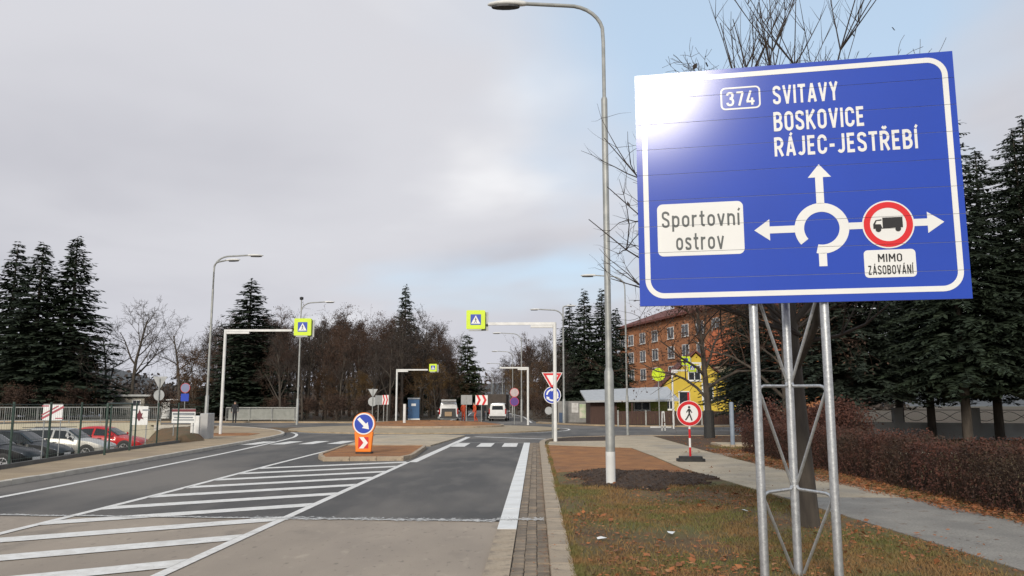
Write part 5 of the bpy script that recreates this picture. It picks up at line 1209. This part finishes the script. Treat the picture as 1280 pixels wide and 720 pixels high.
for x, y, s_, v, lb in ((-10.4, 84, .82, 0, 'ochre-leaved tree beside the van with open tailgate'), (-12.4, 88, 1.0, 1, 'rusty brown bushy tree behind the blue cabin'), (-9.9, 93, .86, 1, 'rusty tree between the ochre tree and the loose pine'), (-20.4, 77, .6, 1, 'low rusty tree in front of the wood near the lamp with bulb'), (-16.6, 77.5, .62, 0, 'low ochre tree in front of the wood near the grey triangle'), (-33.2, 77, .85, 1, 'rusty brown tree left of the single spruce'),
                        (.6, 88, .78, 1, 'rusty tree at the right edge of the far road'), (-2.8, 118, .95, 0, 'ochre tree further along the right edge of the far road')):
    plant_tree('leafy_tree', lb, OCH[v], (x, y, G), x, s_)
# far wood closing the view: one mass of twigs and dead leaves
rg = np.random.default_rng(3); fw_ = Tw(); n = 26000
xs_ = rg.uniform(-120, 90, n); keep = (np.abs(xs_ + 9.5) > 3.2); xs_ = xs_[keep]; n = len(xs_)
P = np.stack([xs_, rg.uniform(196, 225, n), np.abs(rg.normal(0, 1, n)) * 3.4 + .3], 1); P[:, 2] = np.minimum(P[:, 2], 10 + 2.2 * np.sin(P[:, 0] * .35) + 1.4 * np.sin(P[:, 0] * 1.1))
fw_.quads(leaf_quads(P, .62, rg))
for x in rg.uniform(-120, 90, 260):
    if abs(x + 9.5) < 3.4: continue
    y = rg.uniform(196, 225); h = rg.uniform(6, 12); fw_.tube([(x, y, -.2), (x + rg.normal() * .4, y, h * .6), (x + rg.normal() * .7, y, h)], [.16, .1, .02], 4)
o = bpy.data.objects.new('far_wood', fw_.mesh('far_wood', mat('far_wood_twigs', (.075, .058, .05), (.045, .036, .03), .95, scale=.1))); COL.objects.link(o); tag(o, 'far brown wood closing the view behind the trees', 'wood', None, 'stuff')
hl = MB(); V = []
for j in range(2):
    for i in range(61):
        x = -1500 + i * 50; V.append((x, 900 + j * 500, -3 if j == 0 else 34 + 14 * math.sin(i * .55) + 9 * math.sin(i * 1.3 + 1) + (9 if x < -300 else 0)))
hl.add(V, [(i, i + 1, 61 + i + 1, 61 + i) for i in range(60)]); struct(hl.build('hills', mat('far_hills', (.095, .10, .105), (.075, .08, .085), .95, scale=.02), smooth=True))
# right: big dark spruces behind the hedge
NS = [spruce(101, 13, 3.9, .17, 46, 15, 60, NEEDLEB, .74, .72, .42), spruce(102, 13, 3.9, .17, 46, 15, 60, NEEDLE, .74, .72, .42)]
for x, y, H, v, w, lb in ((12.9, 33.6, 12.2, 0, 1.0, 'blue-green spruce with drooping boughs just beyond the hedge'), (16.2, 31.0, 13.3, 1, .92, 'dark spruce with twin neighbour showing its trunk above the hedge'), (18.6, 30.6, 12.0, 1, 1.0, 'dark spruce beyond the twin trunks'), (19.4, 34.6, 12.6, 1, .95, 'dark spruce filling the gap behind the twin trunks'), (17.2, 35.8, 11.6, 1, .95, 'dark spruce crowded between the blue-green and the twin-trunk spruces'),
                    (10.9, 39.6, 8.4, 0, .78, 'smaller spruce with low boughs behind the wrapped tree'), (21.5, 34.5, 14.0, 1, 1.1, 'broad dark spruce behind the garden wall'), (15.2, 41.5, 13.0, 1, 1.0, 'dark spruce deep behind the blue-green one'), (19.5, 44, 14.5, 1, 1.1, 'tall dark spruce furthest behind the garden wall'), (25.5, 38, 14.5, 0, 1.1, 'blue-green spruce at the far side of the garden'), (12.6, 48, 10.5, 1, .9, 'dark spruce behind the small spruce')):
    plant_tree('spruce_tree', lb, NS[v], (x, y, G), x * 3, (w, w, H / 13))
# hedge
rg = np.random.default_rng(9); hg = thing('hedge', 'clipped reddish-brown hedge running along the path', 'hedge', (0, 0, G))
def hedge_x(y): return 6.95 + .0 * y
n = 62000; y = rg.uniform(6.0, 26, n); u = rg.uniform(-1, 1, n); zt = rg.beta(1.6, 1.0, n)
topn = .90 + .06 * np.sin(y * 1.7) + .05 * np.sin(y * 4.1 + 1) + .03 * np.sin(y * 9)
wid = .50 * (1 - .12 * zt) * (1 + .09 * np.sin(y * 3.3) + .06 * np.sin(y * 7.7))
shell = rg.random(n) < .6; u = np.where(shell, np.sign(u) * rg.uniform(.75, 1.06, n), u); zz = np.where(~shell & (rg.random(n) < .55), rg.uniform(.86, 1.06, n), zt)
P = np.stack([hedge_x(y) + u * wid, y, zz * topn], 1)
lf = Tw(); lf.quads(leaf_quads(P, .021, rg)); inst('foliage', lf.mesh('foliage', HEDGEL), hg)
st_ = Tw()
for k in range(2600):
    y0 = rg.uniform(6, 26); x0 = hedge_x(y0) + rg.uniform(-.4, .4); h = rg.uniform(.6, 1.05)
    st_.tube([(x0, y0, 0), (x0 + rg.normal() * .1, y0 + rg.normal() * .1, h * .55), (x0 + rg.normal() * .16, y0 + rg.normal() * .16, h)], [.008, .005, .002], 3)
inst('stems', st_.mesh('stems', TWIGR), hg)
bsh = [bare_tree(95, 2.0, .15, 1.25, (14, 6, 5), up=.5, leaves=4200, r0=.04, twig=.006, twm=HEDGEL)]
for i, (x, y, s) in enumerate(((8.6, 30.5, .85), (9.8, 28.6, .8), (11.2, 30.0, .9), (8.2, 27.6, .6))):
    plant_tree('bush', 'dark red bush between the bollard and the hedge', bsh[0], (x, y, G), i * 1.9, s, 'dark red bushes beyond the hedge', 'bush')
# verge grass and fallen leaves
rg = np.random.default_rng(12)
def blades(n, x0, x1, y0, y1, h, dens=None):
    y = y0 * (y1 / y0) ** rg.random(n); x = rg.uniform(x0, x1, n)
    k = np.sin(x * 2.1 + y * .9) + np.sin(x * .8 - y * 1.7 + 1) + np.sin(x * 5 + 2) * .5 + rg.normal(size=n) * .9 > -.3
    if dens is not None: k &= dens(x, y)
    x, y = x[k], y[k]; n = len(x); hh = h * rg.uniform(.4, 1.3, n); a = rg.uniform(0, 6.28, n); w = .0035 + .00035 * y
    l = rg.uniform(.2, 1.1, n) * hh; b_ = rg.uniform(0, 6.28, n); z = np.full(n, KZ - .004)
    A = np.stack([x - w * np.cos(a), y - w * np.sin(a), z], 1); B = np.stack([x + w * np.cos(a), y + w * np.sin(a), z], 1); C_ = np.stack([x + l * np.cos(b_), y + l * np.sin(b_), z + hh], 1)
    V = np.stack([A, B, C_], 1).reshape(-1, 3); return V, np.arange(len(V)).reshape(-1, 3)
inpath = lambda x, y: x < 4.62 - np.clip((y - 6) * .085, 0, 1.15) - .05
V1, F1 = blades(90000, .40, 4.7, 5.5, 15.4, .045, inpath)
VK, FK = blades(9000, .325, .43, 5.5, 30, .05)
V1, F1 = np.concatenate([V1, VK]), np.concatenate([F1, FK + len(V1)])
V2, F2 = blades(26000, 6.1, 8.0, 6, 30, .05, lambda x, y: (x > 6.75 - np.clip((y - 6) * .085, 0, 1.2)))
o = bpy.data.objects.new('verge_grass', np_mesh('verge_grass', np.concatenate([V1, V2]), np.concatenate([F1, F2 + len(V1)]), GRASS)); COL.objects.link(o); tag(o, 'short dry grass of the verge beside the kerb', 'grass', None, 'stuff')
def scatter(n, x0, x1, y0, y1, cond, clump):
    y = y0 * (y1 / y0) ** rg.random(n); x = rg.uniform(x0, x1, n); k = cond(x, y) & (np.sin(x * 1.9 + y * .7) + np.sin(y * 1.3 - x * 1.1) + rg.normal(size=n) * .8 > clump)
    return np.stack([x[k], y[k], np.full(k.sum(), KZ + .012)], 1)
PL = np.concatenate([scatter(9000, .45, 4.6, 5.5, 19, inpath, .35), scatter(16000, 5.5, 6.75, 6, 27, lambda x, y: x > 6.42 + .08 * np.sin(y * 3) - np.clip((y - 6) * .085, 0, 1.1), -1.6), scatter(2600, 5.6, 12, 26.5, 38, lambda x, y: x > 0, -.4),
                     scatter(420, 3.6, 6.5, 7, 27, lambda x, y: x > 0, .3)])
PL[:, 2] += rg.uniform(0, .03, len(PL))
ng = 900; gy = 6.8 * (30 / 6.8) ** rg.random(ng); gx = np.where(rg.random(ng) < .6, rg.normal(.095, .025, ng), rg.uniform(-.24, .36, ng))
PG = np.stack([gx, gy, np.where(gx > .125, KZ + .032, .036)], 1); PG = PG[np.sin(gy * 2.1) + np.sin(gy * .9) + rg.normal(size=ng) > -.2]
lv_ = Tw(); lv_.quads(leaf_quads(PL, .026, rg, .65)); lv_.quads(leaf_quads(PL[::14] + (.05, .07, .012), .048, rg, .5)); lv_.quads(leaf_quads(PG, .014, rg, .8)); o = bpy.data.objects.new('fallen_leaves', lv_.mesh('fallen_leaves', FALLEN)); COL.objects.link(o); tag(o, 'fallen brown leaves scattered over verge and path edge', 'leaves', None, 'stuff')
for x, y, a in ((.72, 9.2, .3), (1.55, 9.6, 1.2), (2.9, 11.6, 2.0)):
    b = MB(); b.add([(-.06, -.03, 0), (.05, -.04, .012), (.06, .03, .004), (.0, .045, .02), (-.05, .02, .01)], [(0, 1, 2, 3, 4)])
    o = b.build('litter_scrap', WHITE); o.location = (x, y, KZ + .035); o.rotation_euler = (0, 0, a); tag(o, 'crumpled white paper scrap lying in the verge grass', 'litter', 'paper scraps on the verge')
